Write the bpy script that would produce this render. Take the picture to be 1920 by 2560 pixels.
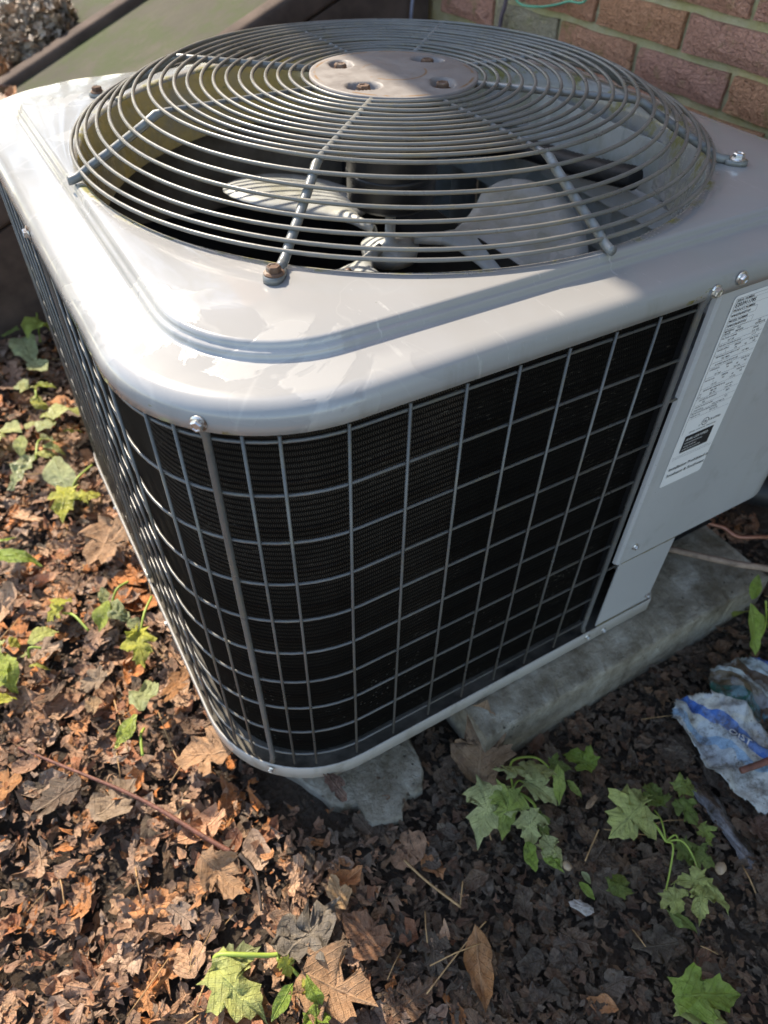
import bpy, math, random
import numpy as np
from mathutils import Vector, Matrix

# ------------------------------------------------------------------ camera, sky, sun
scene = bpy.context.scene
for o in list(bpy.data.objects): bpy.data.objects.remove(o)
COL = scene.collection
R = math.radians

def look_axes(yaw, pitch, roll):
    fwd = Vector((math.sin(yaw)*math.cos(pitch), math.cos(yaw)*math.cos(pitch), math.sin(pitch)))
    right = Vector((math.cos(yaw), -math.sin(yaw), 0)); up = right.cross(fwd)
    r2 = right*math.cos(roll)+up*math.sin(roll); u2 = -right*math.sin(roll)+up*math.cos(roll)
    return r2, u2, fwd
cam_data = bpy.data.cameras.new('camera'); cam = bpy.data.objects.new('camera', cam_data); COL.objects.link(cam)
rx, ux, fx = look_axes(R(31.1207), R(-45.438), R(1.3401))
m = Matrix.Identity(4)
for i in range(3): m[i][0] = rx[i]; m[i][1] = ux[i]; m[i][2] = -fx[i]
m[0][3], m[1][3], m[2][3] = -0.43991, -0.72948, 0.88245
cam.matrix_world = m
cam_data.sensor_fit = 'HORIZONTAL'; cam_data.sensor_width = 36; cam_data.lens = 36*1777.4/1920
cam_data.clip_start = 0.02; cam_data.clip_end = 400
cam_data.dof.use_dof = True; cam_data.dof.focus_distance = 0.60; cam_data.dof.aperture_fstop = 9.0
scene.camera = cam

SUN = Vector((-0.13, 0.95, 0.98)).normalized()          # direction towards the sun
elev = math.asin(SUN.z); azim = math.atan2(SUN.x, SUN.y)
world = bpy.data.worlds.new('World'); scene.world = world; world.use_nodes = True
wn = world.node_tree; bg = wn.nodes['Background']
sky = wn.nodes.new('ShaderNodeTexSky'); sky.sky_type = 'NISHITA'; sky.sun_disc = False
sky.sun_elevation = elev; sky.sun_rotation = azim; sky.dust_density = 0.8; sky.air_density = 1.0; sky.ozone_density = 1.0
wn.links.new(sky.outputs[0], bg.inputs[0]); bg.inputs[1].default_value = 0.15
sl = bpy.data.lights.new('sun', 'SUN'); sl.energy = 3.1; sl.angle = R(0.53); sl.color = (1.0, 0.93, 0.83)
so = bpy.data.objects.new('sun', sl); COL.objects.link(so); so.location = (0, 3, 5)
so.rotation_euler = (-SUN).to_track_quat('-Z', 'Y').to_euler()
vs = scene.view_settings; vs.view_transform = 'Standard'; vs.look = 'None'; vs.gamma = 1; vs.exposure = 1.45; vs.use_curve_mapping = False
vs.use_white_balance = True; vs.white_balance_temperature = 7150; vs.white_balance_tint = 10
scene.render.film_transparent = False
scene.cycles.max_bounces = 6; scene.cycles.diffuse_bounces = 3; scene.cycles.glossy_bounces = 3; scene.cycles.transparent_max_bounces = 8

rng = np.random.default_rng(7); random.seed(7)

# ------------------------------------------------------------------ material helpers
class NT:
    def __init__(s, name):
        s.m = bpy.data.materials.new(name); s.m.use_nodes = True
        s.t = s.m.node_tree; s.n = s.t.nodes; s.b = s.n['Principled BSDF']
        s.co = s.n.new('ShaderNodeTexCoord').outputs['Object']
    def link(s, a, b): s.t.links.new(a, b)
    def val(s, sock, v):
        if hasattr(v, 'is_linked') or isinstance(v, bpy.types.NodeSocket): s.link(v, sock)
        else: sock.default_value = v
    def noise(s, scale, detail=4, rough=0.6, co=None, dist=0.0, out='Fac'):
        n = s.n.new('ShaderNodeTexNoise'); n.inputs['Scale'].default_value = scale; n.inputs['Detail'].default_value = detail
        n.inputs['Roughness'].default_value = rough; n.inputs['Distortion'].default_value = dist
        s.link(co if co is not None else s.co, n.inputs['Vector']); return n.outputs[out]
    def voro(s, scale, feature='F1', co=None, out='Distance'):
        n = s.n.new('ShaderNodeTexVoronoi'); n.feature = feature; n.inputs['Scale'].default_value = scale
        s.link(co if co is not None else s.co, n.inputs['Vector']); return n.outputs[out]
    def ramp(s, f, stops, interp='LINEAR'):
        n = s.n.new('ShaderNodeValToRGB'); e = n.color_ramp.elements; n.color_ramp.interpolation = interp
        while len(e) < len(stops): e.new(0.5)
        for i, (p, c) in enumerate(stops):
            e[i].position = p; e[i].color = (c, c, c, 1) if isinstance(c, (int, float)) else (*c, 1)
        s.link(f, n.inputs[0]); return n.outputs[0]
    def mix(s, f, a, b, mode='MIX'):
        n = s.n.new('ShaderNodeMix'); n.data_type = 'RGBA'; n.blend_type = mode
        s.val(n.inputs[0], f)
        for sock, v in ((n.inputs[6], a), (n.inputs[7], b)):
            if isinstance(v, tuple): sock.default_value = (*v, 1)
            else: s.link(v, sock)
        return n.outputs[2]
    def math(s, op, a, b=0.0, clamp=False):
        n = s.n.new('ShaderNodeMath'); n.operation = op; n.use_clamp = clamp
        s.val(n.inputs[0], a); s.val(n.inputs[1], b); return n.outputs[0]
    def sep(s, co=None):
        n = s.n.new('ShaderNodeSeparateXYZ'); s.link(co if co is not None else s.co, n.inputs[0]); return n.outputs
    def mapping(s, scale=(1, 1, 1), rot=(0, 0, 0), co=None):
        n = s.n.new('ShaderNodeMapping'); n.inputs['Scale'].default_value = scale; n.inputs['Rotation'].default_value = rot
        s.link(co if co is not None else s.co, n.inputs[0]); return n.outputs[0]
    def bump(s, h, strength, dist, prev=None):
        n = s.n.new('ShaderNodeBump'); n.inputs['Strength'].default_value = strength; n.inputs['Distance'].default_value = dist
        s.link(h, n.inputs['Height'])
        if prev is not None: s.link(prev, n.inputs['Normal'])
        return n.outputs[0]
    def set(s, **kw):
        names = {'color': 'Base Color', 'rough': 'Roughness', 'metal': 'Metallic', 'normal': 'Normal', 'coat': 'Coat Weight',
                 'coat_rough': 'Coat Roughness', 'spec': 'Specular IOR Level', 'trans': 'Transmission Weight', 'sss': 'Subsurface Weight', 'alpha': 'Alpha', 'sheen': 'Sheen Weight'}
        for k, v in kw.items():
            sock = s.b.inputs[names[k]]
            if isinstance(v, tuple) and len(v) == 3: sock.default_value = (*v, 1)
            else: s.val(sock, v)
        return s.m

def band(t, x, lo, hi, soft):      # soft box mask lo..hi
    a = t.math('DIVIDE', t.math('SUBTRACT', x, lo), soft, True)
    b = t.math('DIVIDE', t.math('SUBTRACT', hi, x), soft, True)
    return t.math('MULTIPLY', a, b)

def mat_deck():
    t = NT('cream_enamel'); x, y, z = t.sep()
    rad = t.math('SQRT', t.math('ADD', t.math('MULTIPLY', x, x), t.math('MULTIPLY', y, y)))
    base = t.mix(t.ramp(t.noise(3.0, 3), [(0.3, 0.0), (0.7, 1.0)]), (0.290, 0.288, 0.283), (0.328, 0.325, 0.319))
    # dried film patches: lighter matte islands with sharp outlines
    film = t.ramp(t.noise(9.0, 5, 0.55, dist=0.6), [(0.560, 0.0), (0.575, 1.0)])
    film2 = t.ramp(t.noise(6.0, 3, 0.5, co=t.mapping((1, 1, 1), (0, 0, 1.0))), [(0.45, 0.0), (0.5, 1.0)])
    left = t.math('DIVIDE', t.math('SUBTRACT', -0.16, x), 0.1, True)
    film = t.math('MULTIPLY', t.math('MULTIPLY', film, film2), left)
    col = t.mix(t.math('MULTIPLY', film, 0.6), base, (0.42, 0.412, 0.395))
    # streaky scuffs
    sc = t.noise(18.0, 6, 0.7, co=t.mapping((6, 1.2, 1), (0, 0, R(35))))
    scm = t.math('MULTIPLY', t.ramp(sc, [(0.60, 0.0), (0.66, 1.0)]), t.ramp(t.noise(7.0, 3), [(0.5, 0.0), (0.62, 1.0)]))
    col = t.mix(t.math('MULTIPLY', scm, 0.45), col, (0.62, 0.61, 0.58))
    veil = t.ramp(t.noise(2.2, 6, 0.7, dist=1.0), [(0.42, 0.0), (0.6, 1.0)])
    col = t.mix(t.math('MULTIPLY', veil, 0.35), col, (0.27, 0.255, 0.225))
    tide = t.noise(7.0, 3, 0.5, dist=0.8); tide = t.math('ABSOLUTE', t.math('SUBTRACT', tide, 0.5)); tide = t.ramp(tide, [(0.0, 1.0), (0.012, 0.0)])
    col = t.mix(t.math('MULTIPLY', t.math('MULTIPLY', tide, left), 0.3), col, (0.45, 0.44, 0.42))
    run = t.ramp(t.noise(30.0, 5, 0.7, co=t.mapping((1, 1, 0.06))), [(0.55, 0.0), (0.7, 1.0)]); run = t.math('MULTIPLY', run, t.math('LESS_THAN', z, 0.603))
    col = t.mix(t.math('MULTIPLY', run, 0.3), col, (0.20, 0.18, 0.14))
    # grime specks
    spk = t.ramp(t.voro(70.0), [(0.03, 1.0), (0.055, 0.0)])
    spk = t.math('MULTIPLY', spk, t.ramp(t.noise(12.0, 2), [(0.58, 0.0), (0.66, 1.0)]))
    col = t.mix(t.math('MULTIPLY', spk, 0.8), col, (0.10, 0.09, 0.06))
    # moss and pollen grown along the fan opening
    edge = band(t, rad, 0.322, 0.343, 0.005)
    mo = t.math('MULTIPLY', edge, t.ramp(t.noise(26.0, 6, 0.7), [(0.50, 0.0), (0.60, 1.0)]))
    col = t.mix(mo, col, t.mix(t.noise(90, 3), (0.16, 0.15, 0.03), (0.30, 0.27, 0.10)))
    # yellow pollen inside the collar
    inner = t.math('MULTIPLY', t.math('LESS_THAN', rad, 0.3318), t.ramp(t.noise(11.0, 5, 0.7), [(0.35, 0.35), (0.6, 1.0)]))
    inner = t.math('MULTIPLY', inner, t.math('LESS_THAN', x, 0.1))
    col = t.mix(inner, col, (0.66, 0.48, 0.16))
    # moss smear low on the skirt
    sk = t.math('MULTIPLY', t.math('LESS_THAN', z, 0.597), t.ramp(t.noise(34.0, 6, 0.75, co=t.mapping((1, 1, 2.5))), [(0.60, 0.0), (0.64, 1.0)]))
    pm = t.math('MAXIMUM', band(t, x, -0.13, -0.045, 0.02), t.math('MAXIMUM', band(t, x, 0.04, 0.085, 0.015), t.math('MAXIMUM', band(t, x, -0.37, -0.335, 0.01), t.math('MULTIPLY', t.math('LESS_THAN', x, -0.355), band(t, y, -0.36, -0.12, 0.04)))))
    col = t.mix(t.math('MULTIPLY', sk, pm), col, (0.20, 0.18, 0.05))
    ro = t.ramp(t.noise(5.0, 4), [(0.35, 0.16), (0.7, 0.30)])
    ro = t.mix(t.math('MULTIPLY', film, 0.6), ro, (0.31, 0.31, 0.31)); ro = t.mix(mo, ro, (0.9, 0.9, 0.9))
    nb = t.bump(t.noise(4.0, 2), 0.06, 0.02)
    nb = t.bump(t.math('ADD', film, t.math('MULTIPLY', mo, 3.0)), 0.25, 0.0006, nb)
    return t.set(color=col, rough=ro, normal=nb, coat=0.5, coat_rough=0.05)

def mat_paint(name, c, rough=0.35, dirt=0.25, dirtc=(0.16, 0.14, 0.09)):
    t = NT(name)
    col = t.mix(t.ramp(t.noise(4.0, 4), [(0.3, 0.0), (0.7, 1.0)]), tuple(v*0.95 for v in c), tuple(v*1.04 for v in c))
    d = t.math('MULTIPLY', t.ramp(t.noise(22.0, 6, 0.7), [(0.56, 0.0), (0.72, 1.0)]), dirt)
    col = t.mix(d, col, dirtc)
    rn = t.ramp(t.noise(38.0, 5, 0.7, co=t.mapping((1, 1, 0.05))), [(0.54, 0.0), (0.72, 1.0)]); col = t.mix(t.math('MULTIPLY', rn, dirt*0.8), col, (0.30, 0.27, 0.22))
    dot = t.math('MULTIPLY', t.ramp(t.voro(150.0), [(0.06, 1.0), (0.11, 0.0)]), t.ramp(t.noise(9.0, 3), [(0.5, 0.0), (0.62, 1.0)])); col = t.mix(t.math('MULTIPLY', dot, 0.55), col, (0.14, 0.11, 0.07))
    return t.set(color=col, rough=t.ramp(t.noise(8.0, 3), [(0.3, rough*0.8), (0.7, rough*1.3)]), normal=t.bump(t.noise(2.5, 2), 0.05, 0.02), coat=0.2)

def mat_wire(name, c, moss=0.35):
    t = NT(name)
    col = t.mix(t.ramp(t.noise(14.0, 5, 0.7), [(0.35, 0.0), (0.7, 1.0)]), c, tuple(v*1.5 for v in c))
    g = t.math('MULTIPLY', t.ramp(t.noise(40.0, 6, 0.75), [(0.52, 0.0), (0.66, 1.0)]), moss)
    col = t.mix(g, col, (0.24, 0.20, 0.10))
    return t.set(color=col, rough=t.ramp(t.noise(30.0, 4), [(0.3, 0.22), (0.7, 0.48)]), spec=0.5, metal=0.05, normal=t.bump(t.noise(300.0, 3), 0.25, 0.0005))

def mat_metal(name, c, rough=0.35, rust=0.0):
    t = NT(name)
    col = t.mix(t.noise(30.0, 4), tuple(v*0.8 for v in c), tuple(v*1.15 for v in c))
    r = t.ramp(t.noise(55.0, 5, 0.7), [(0.62-rust*0.4, 0.0), (0.70-rust*0.3, 1.0)])
    r = t.math('MULTIPLY', r, 1.0 if rust else 0.0)
    col = t.mix(r, col, t.mix(t.noise(120.0, 3), (0.07, 0.04, 0.028), (0.19, 0.105, 0.06)))
    return t.set(color=col, rough=t.mix(r, (rough,)*3, (0.8,)*3), metal=t.math('SUBTRACT', 0.9, t.math('MULTIPLY', r, 0.8)), normal=t.bump(t.noise(200.0, 3), 0.2, 0.0006))

def mat_galv():
    t = NT('galvanised_steel')
    v = t.voro(38.0, out='Color'); s = t.sep(v)
    col = t.mix(t.ramp(s[0], [(0.0, 0.0), (1.0, 1.0)]), (0.40, 0.415, 0.40), (0.54, 0.55, 0.53))
    d = t.ramp(t.noise(13.0, 6, 0.7), [(0.48, 0.0), (0.68, 1.0)])
    col = t.mix(t.math('MULTIPLY', d, 0.55), col, (0.27, 0.25, 0.13))
    return t.set(color=col, rough=0.48, metal=0.25)

def mat_coil():
    t = NT('black_fin_coil'); x, y, z = t.sep()
    # rows of tiny louvres: arc coordinate from angle, rows from height
    rows = t.math('SINE', t.math('MULTIPLY', z, 2*math.pi/0.0056))
    wob = t.math('MULTIPLY', t.noise(60.0, 2), 1.6)
    arc = t.math('ADD', x, t.math('MULTIPLY', y, -1.0))
    fins = t.math('SINE', t.math('ADD', t.math('MULTIPLY', arc, 2*math.pi/0.0021), t.math('MULTIPLY', rows, 1.6)))
    cr = t.math('MULTIPLY', t.math('ADD', 0.5, t.math('MULTIPLY', fins, 0.5)), t.ramp(t.math('ADD', t.math('MULTIPLY', rows, 0.5), 0.5), [(0.15, 0.15), (0.6, 1.0)]))
    cr = t.math('MULTIPLY', cr, t.ramp(t.noise(7.0, 6, 0.7), [(0.3, 0.25), (0.65, 1.0)]))
    lit_fins = t.math('MULTIPLY', t.math('DIVIDE', t.math('SUBTRACT', -0.150, x), 0.012, True), t.math('DIVIDE', t.math('SUBTRACT', z, 0.20), 0.25, True))  # fins left of a vertical edge lighter: light painted into the colour
    amt = t.math('ADD', 0.10, t.math('MULTIPLY', lit_fins, 0.45))
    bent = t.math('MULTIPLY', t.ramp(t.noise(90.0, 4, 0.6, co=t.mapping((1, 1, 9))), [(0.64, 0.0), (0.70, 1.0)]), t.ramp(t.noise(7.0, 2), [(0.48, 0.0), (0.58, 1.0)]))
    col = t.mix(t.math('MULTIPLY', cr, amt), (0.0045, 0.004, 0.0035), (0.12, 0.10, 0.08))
    col = t.mix(t.math('MULTIPLY', bent, 0.6), col, (0.16, 0.14, 0.11))
    muck = t.math('MULTIPLY', t.math('LESS_THAN', z, 0.25), t.ramp(t.voro(160.0), [(0.12, 1.0), (0.2, 0.0)]))
    muck = t.math('MULTIPLY', muck, t.ramp(t.noise(14, 3), [(0.5, 0.0), (0.65, 1.0)]))
    col = t.mix(t.math('MULTIPLY', muck, 0.5), col, (0.2, 0.19, 0.16))
    nb = t.bump(t.math('ADD', fins, rows), 0.5, 0.0006)
    return t.set(color=col, rough=0.9, spec=0.06, normal=nb)

def mat_plain(name, c, rough=0.6, scale=30.0, var=0.3, bump=0.3, dist=0.001, metal=0.0):
    t = NT(name)
    col = t.mix(t.ramp(t.noise(scale, 5, 0.65), [(0.3, 0.0), (0.7, 1.0)]), tuple(v*(1-var) for v in c), tuple(v*(1+var) for v in c))
    return t.set(color=col, rough=rough, metal=metal, normal=t.bump(t.noise(scale*4, 4), bump, dist))

def mat_concrete(name='damp_concrete', dz=0.066, dirt=0.8):
    t = NT(name); x, y, z = t.sep()
    a = t.ramp(t.noise(17.0, 9, 0.75), [(0.34, (0.15, 0.12, 0.08)), (0.50, (0.31, 0.275, 0.21)), (0.64, (0.45, 0.415, 0.34))])
    b = t.ramp(t.noise(16.0, 6, 0.7), [(0.45, 0.0), (0.66, 1.0)])
    col = t.mix(t.math('MULTIPLY', t.math('MULTIPLY', b, dirt), t.math('ADD', 0.35, t.math('MULTIPLY', t.math('GREATER_THAN', z, dz), 0.65))), a, (0.11, 0.085, 0.048))
    pits = t.ramp(t.voro(85.0), [(0.06, 1.0), (0.16, 0.0)])
    pits = t.math('MULTIPLY', pits, t.ramp(t.noise(20.0, 3), [(0.52, 0.0), (0.6, 1.0)]))
    col = t.mix(pits, col, (0.05, 0.045, 0.035))
    h = t.math('SUBTRACT', t.noise(110.0, 6, 0.7), pits)
    return t.set(color=col, rough=t.ramp(t.noise(6.0, 3), [(0.35, 0.45), (0.65, 0.85)]), normal=t.bump(h, 0.9, 0.006))

def mat_brick():
    t = NT('rough_red_brick')
    oi = t.n.new('ShaderNodeObjectInfo'); rnd = oi.outputs['Random']
    off = t.n.new('ShaderNodeVectorMath'); off.operation = 'ADD'; t.link(t.co, off.inputs[0])
    cb = t.n.new('ShaderNodeCombineXYZ'); t.link(t.math('MULTIPLY', rnd, 17.0), cb.inputs[0]); t.link(t.math('MULTIPLY', rnd, 9.0), cb.inputs[1]); t.link(cb.outputs[0], off.inputs[1])
    co = off.outputs[0]
    c0 = t.ramp(rnd, [(0.0, (0.66, 0.27, 0.17)), (0.25, (0.72, 0.31, 0.15)), (0.5, (0.64, 0.29, 0.22)), (0.70, (0.70, 0.32, 0.23)), (0.78, (0.50, 0.34, 0.24)), (0.86, (0.40, 0.39, 0.27))])
    n1 = t.noise(115.0, 5, 0.65, co=co, dist=1.5)
    col = t.mix(t.ramp(n1, [(0.32, 0.0), (0.46, 0.75), (0.7, 1.0)]), t.mix(0.6, c0, (0.06, 0.035, 0.02)), t.mix(0.3, c0, (0.72, 0.46, 0.28)))
    mo = t.math('MULTIPLY', t.ramp(t.noise(16.0, 6, 0.75, co=co), [(0.53, 0.0), (0.66, 1.0)]), 0.6)
    col = t.mix(mo, col, (0.25, 0.24, 0.06))
    v = t.voro(95.0, 'DISTANCE_TO_EDGE', co=t.mapping((1, 1, 1.6), co=co)); v = t.ramp(v, [(0.0, 0.0), (0.12, 1.0)])
    h = t.math('ADD', t.math('MULTIPLY', n1, 1.8), t.math('MULTIPLY', v, 0.4))
    return t.set(color=col, rough=0.9, spec=0.25, normal=t.bump(h, 1.0, 0.006))

def mat_mortar():
    t = NT('mossy_mortar')
    a = t.ramp(t.noise(30.0, 6, 0.7), [(0.3, (0.38, 0.33, 0.18)), (0.7, (0.52, 0.47, 0.30))])
    m = t.ramp(t.noise(9.0, 6, 0.75), [(0.42, 0.0), (0.62, 1.0)])
    col = t.mix(t.math('MULTIPLY', m, 0.5), a, t.mix(t.noise(80, 3), (0.30, 0.27, 0.06), (0.46, 0.41, 0.16)))
    return t.set(color=col, rough=0.95, normal=t.bump(t.noise(120.0, 6, 0.7), 0.8, 0.004))

def mat_soil():
    t = NT('wet_soil')
    c = t.ramp(t.noise(20.0, 7, 0.7), [(0.3, (0.022, 0.015, 0.010)), (0.55, (0.060, 0.040, 0.026)), (0.75, (0.12, 0.08, 0.05))])
    h = t.math('ADD', t.noise(45.0, 8, 0.75), t.math('MULTIPLY', t.voro(140.0), 0.5))
    return t.set(color=c, rough=t.ramp(t.noise(14.0, 4), [(0.35, 0.22), (0.65, 0.6)]), normal=t.bump(h, 0.9, 0.012))

def mat_leaf(name, translucent=0.0, rough=(0.45, 0.8), shine=0.5, vein=0.35, veincol=None, wetatt=False):
    t = NT(name)
    at = t.n.new('ShaderNodeAttribute'); at.attribute_name = 'Col'; base = at.outputs['Color']
    lf = t.n.new('ShaderNodeAttribute'); lf.attribute_name = 'Leaf'; lx, ly, lz = t.sep(lf.outputs['Vector'])
    ax = t.math('ABSOLUTE', lx)
    mid = t.math('SUBTRACT', 1.0, t.math('DIVIDE', ax, 0.022, True))
    ph = t.math('ADD', t.math('MULTIPLY', t.math('SUBTRACT', ly, t.math('MULTIPLY', ax, 0.85)), 7.5), t.math('MULTIPLY', t.noise(9.0, 2, co=lf.outputs['Vector']), 0.5))
    fr = t.math('ABSOLUTE', t.math('SUBTRACT', t.math('FRACT', ph), 0.5))
    side = t.math('SUBTRACT', 1.0, t.math('DIVIDE', fr, 0.085, True))
    ph2 = t.math('FRACT', t.math('MULTIPLY', t.math('ADD', ly, t.math('MULTIPLY', ax, 1.2)), 23.0)); fine = t.math('SUBTRACT', 1.0, t.math('DIVIDE', t.math('ABSOLUTE', t.math('SUBTRACT', ph2, 0.5)), 0.16, True))
    v = t.math('MAXIMUM', mid, t.math('MAXIMUM', t.math('MULTIPLY', side, 0.75), t.math('MULTIPLY', fine, 0.25)))
    col = t.mix(t.ramp(t.noise(70.0, 7, 0.75), [(0.3, 0.0), (0.68, 1.0)]), t.mix(0.30, base, (0.0, 0.0, 0.0)), t.mix(0.16, base, (0.9, 0.75, 0.55)))
    col = t.mix(t.math('MULTIPLY', v, vein), col, t.mix(0.4, base, veincol if veincol else (0.75, 0.60, 0.42)))
    sp = t.ramp(t.noise(230.0, 5, 0.75), [(0.57, 0.0), (0.66, 1.0)])
    col = t.mix(t.math('MULTIPLY', sp, 0.4), col, (0.03, 0.02, 0.012))
    h = t.math('ADD', t.math('ADD', t.noise(190.0, 6, 0.75), t.math('MULTIPLY', t.noise(60.0, 4), 1.2)), t.math('MULTIPLY', v, 0.5))
    nb = t.bump(h, 0.9, 0.004)
    ro = t.ramp(t.noise(24.0, 4), [(0.35, rough[0]), (0.65, rough[1])])
    if wetatt: ro = t.mix(at.outputs['Alpha'], ro, t.ramp(t.noise(40.0, 4), [(0.35, 0.18), (0.65, 0.55)])); shine = t.math('ADD', shine, t.math('MULTIPLY', at.outputs['Alpha'], 0.08))
    mtl = t.set(color=col, rough=ro, normal=nb, spec=shine)
    if translucent:
        tr = t.n.new('ShaderNodeBsdfTranslucent'); t.link(t.mix(0.35, col, (0.35, 0.4, 0.03)) if veincol else col, tr.inputs[0])
        ms = t.n.new('ShaderNodeMixShader'); ms.inputs[0].default_value = translucent
        t.link(t.b.outputs[0], ms.inputs[1]); t.link(tr.outputs[0], ms.inputs[2])
        t.link(ms.outputs[0], t.n['Material Output'].inputs[0])
    return mtl

M = {}
M['deck'] = mat_deck()
M['panel'] = mat_paint('grey_enamel', (0.45, 0.448, 0.44), 0.4, 0.22)
M['rim'] = mat_paint('rim_enamel', (0.42, 0.40, 0.365), 0.45, 0.7)
M['guard'] = mat_wire('guard_ring_paint', (0.13, 0.125, 0.113))
M['leg'] = mat_wire('guard_leg_paint', (0.15, 0.155, 0.15), 0.3)
M['wire'] = mat_wire('wire_paint', (0.10, 0.10, 0.096), 0.25)
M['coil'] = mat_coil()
M['galv'] = mat_galv()
M['screw'] = mat_metal('zinc_screw', (0.72, 0.70, 0.66), 0.28, 0.25)
M['rusty'] = mat_metal('rusty_bolt', (0.42, 0.38, 0.33), 0.5, 0.9)
M['black'] = mat_plain('black_rubber', (0.012, 0.012, 0.013), 0.55, 60)
M['motor'] = mat_plain('black_motor_paint', (0.02, 0.02, 0.022), 0.4, 40)
M['inside'] = mat_plain('dusty_black_steel', (0.014, 0.013, 0.012), 0.8, 40)
M['pan'] = mat_plain('dirty_pan_steel', (0.11, 0.10, 0.082), 0.7, 26, 0.75)
M['concrete'] = mat_concrete(); M['broken'] = mat_concrete('broken_concrete', -1.0, 1.0)
M['brick'] = mat_brick(); M['mortar'] = mat_mortar()
M['soil'] = mat_soil()
M['litter'] = mat_leaf('dead_leaves', 0.0, (0.30, 0.7), shine=0.4, wetatt=True)
M['drydead'] = mat_leaf('dry_leaf', 0.12, (0.45, 0.75), shine=0.4)
M['green'] = mat_leaf('green_leaf', 0.28, (0.22, 0.45), shine=0.5, vein=0.4, veincol=(0.55, 0.62, 0.30))
M['stem'] = mat_plain('green_stem', (0.28, 0.36, 0.06), 0.45, 40, 0.2)
M['twig'] = mat_plain('twig_bark', (0.15, 0.055, 0.035), 0.6, 80, 0.5, 0.6, 0.002)
M['darktwig'] = mat_plain('dark_bark', (0.045, 0.03, 0.022), 0.75, 80, 0.5, 0.6, 0.002)
M['straw'] = mat_plain('straw', (0.42, 0.25, 0.11), 0.6, 90, 0.4)
M['brown_paint'] = mat_plain('brown_painted_steel', (0.085, 0.060, 0.048), 0.8, 14, 0.35, 0.15); M['brown_paint'].node_tree.nodes['Principled BSDF'].inputs['Specular IOR Level'].default_value = 0.15
M['blocker'] = mat_plain('blocker_white', (0.7, 0.69, 0.66), 0.6, 6, 0.06)
M['copper'] = mat_plain('copper_tube', (0.42, 0.19, 0.12), 0.4, 60, 0.3, 0.2, 0.001, 0.7)
def mat_door():
    t = NT('mossy_steel_door')
    a = t.ramp(t.noise(3.2, 6, 0.7), [(0.3, (0.04, 0.038, 0.026)), (0.55, (0.065, 0.060, 0.042)), (0.8, (0.10, 0.088, 0.06))])
    g = t.ramp(t.noise(5.5, 9, 0.8), [(0.46, 0.0), (0.58, 1.0)])
    col = t.mix(t.math('MULTIPLY', g, 0.8), a, (0.045, 0.062, 0.018))
    col = t.mix(t.math('MULTIPLY', t.ramp(t.noise(60, 5), [(0.55, 0.0), (0.7, 1.0)]), 0.4), col, (0.07, 0.07, 0.045))
    return t.set(color=col, rough=0.8, spec=0.15, normal=t.bump(t.noise(40.0, 5), 0.2, 0.003))
M['door'] = mat_door()

# ------------------------------------------------------------------ mesh helpers
def mk(name, verts, faces, mat, parent=None, smooth=True, cols=None, mats=None, midx=None, leaf=None):
    me = bpy.data.meshes.new(name)
    me.from_pydata([tuple(v) for v in verts], [], [tuple(f) for f in faces]); me.update()
    if mat is not None: me.materials.append(mat)
    if mats:
        for q in mats: me.materials.append(q)
        me.polygons.foreach_set('material_index', midx)
    if smooth: me.polygons.foreach_set('use_smooth', [True]*len(me.polygons))
    if cols is not None:
        at = me.color_attributes.new('Col', 'FLOAT_COLOR', 'POINT')
        c = np.ones((len(verts), 4), np.float32); c[:, :3] = cols; at.data.foreach_set('color', c.ravel())
    if leaf is not None:
        me.attributes.new('Leaf', 'FLOAT_VECTOR', 'POINT').data.foreach_set('vector', np.asarray(leaf, np.float32).ravel())
    return link(name, me, parent)
def link(name, me, parent=None):
    o = bpy.data.objects.new(name, me); COL.objects.link(o)
    if parent is not None: attach(o, parent)
    return o
WLOC = {}
def attach(o, p):
    o.parent = p; o.matrix_parent_inverse = Matrix.Translation(-Vector(WLOC.get(p.name, (0, 0, 0))))
def empty(name, loc, label, cat, group=None):
    o = bpy.data.objects.new(name, None); COL.objects.link(o); o.location = loc; o.empty_display_size = 0.05
    WLOC[o.name] = tuple(loc); return tag(o, label, cat, group)
def tag(o, label, cat, group=None):
    o['label'] = label; o['category'] = cat
    if group: o['group'] = group
    return o
def struct(o, kind='structure'): o['kind'] = kind; return o
def mod_bevel(o, w, seg=2, ang=30):
    b = o.modifiers.new('bevel', 'BEVEL'); b.width = w; b.segments = seg; b.limit_method = 'ANGLE'; b.angle_limit = R(ang); return o

def tube(pts, r, seg=8, closed=False, cap=True):
    pts = [np.array(p, float) for p in pts]; n = len(pts); V = []; F = []
    rs = [r]*n if np.isscalar(r) else list(r)
    tang = []
    for i in range(n):
        a = pts[i-1] if (i > 0 or closed) else pts[i]; b = pts[(i+1) % n] if (i < n-1 or closed) else pts[i]
        d = b-a; tang.append(d/(np.linalg.norm(d)+1e-12))
    up = np.array([0, 0, 1.0]) if abs(tang[0][2]) < 0.9 else np.array([1.0, 0, 0])
    s = np.cross(tang[0], up); s /= np.linalg.norm(s)
    for i in range(n):
        s = s - tang[i]*np.dot(s, tang[i]); s /= np.linalg.norm(s); u = np.cross(s, tang[i])
        for k in range(seg):
            a = 2*math.pi*k/seg; V.append(pts[i]+rs[i]*(math.cos(a)*s+math.sin(a)*u))
    for i in range(n if closed else n-1):
        j = (i+1) % n
        for k in range(seg): F.append((i*seg+k, i*seg+(k+1) % seg, j*seg+(k+1) % seg, j*seg+k))
    if cap and not closed:
        F.append(tuple(range(seg))[::-1]); F.append(tuple((n-1)*seg+k for k in range(seg)))
    return V, F
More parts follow.
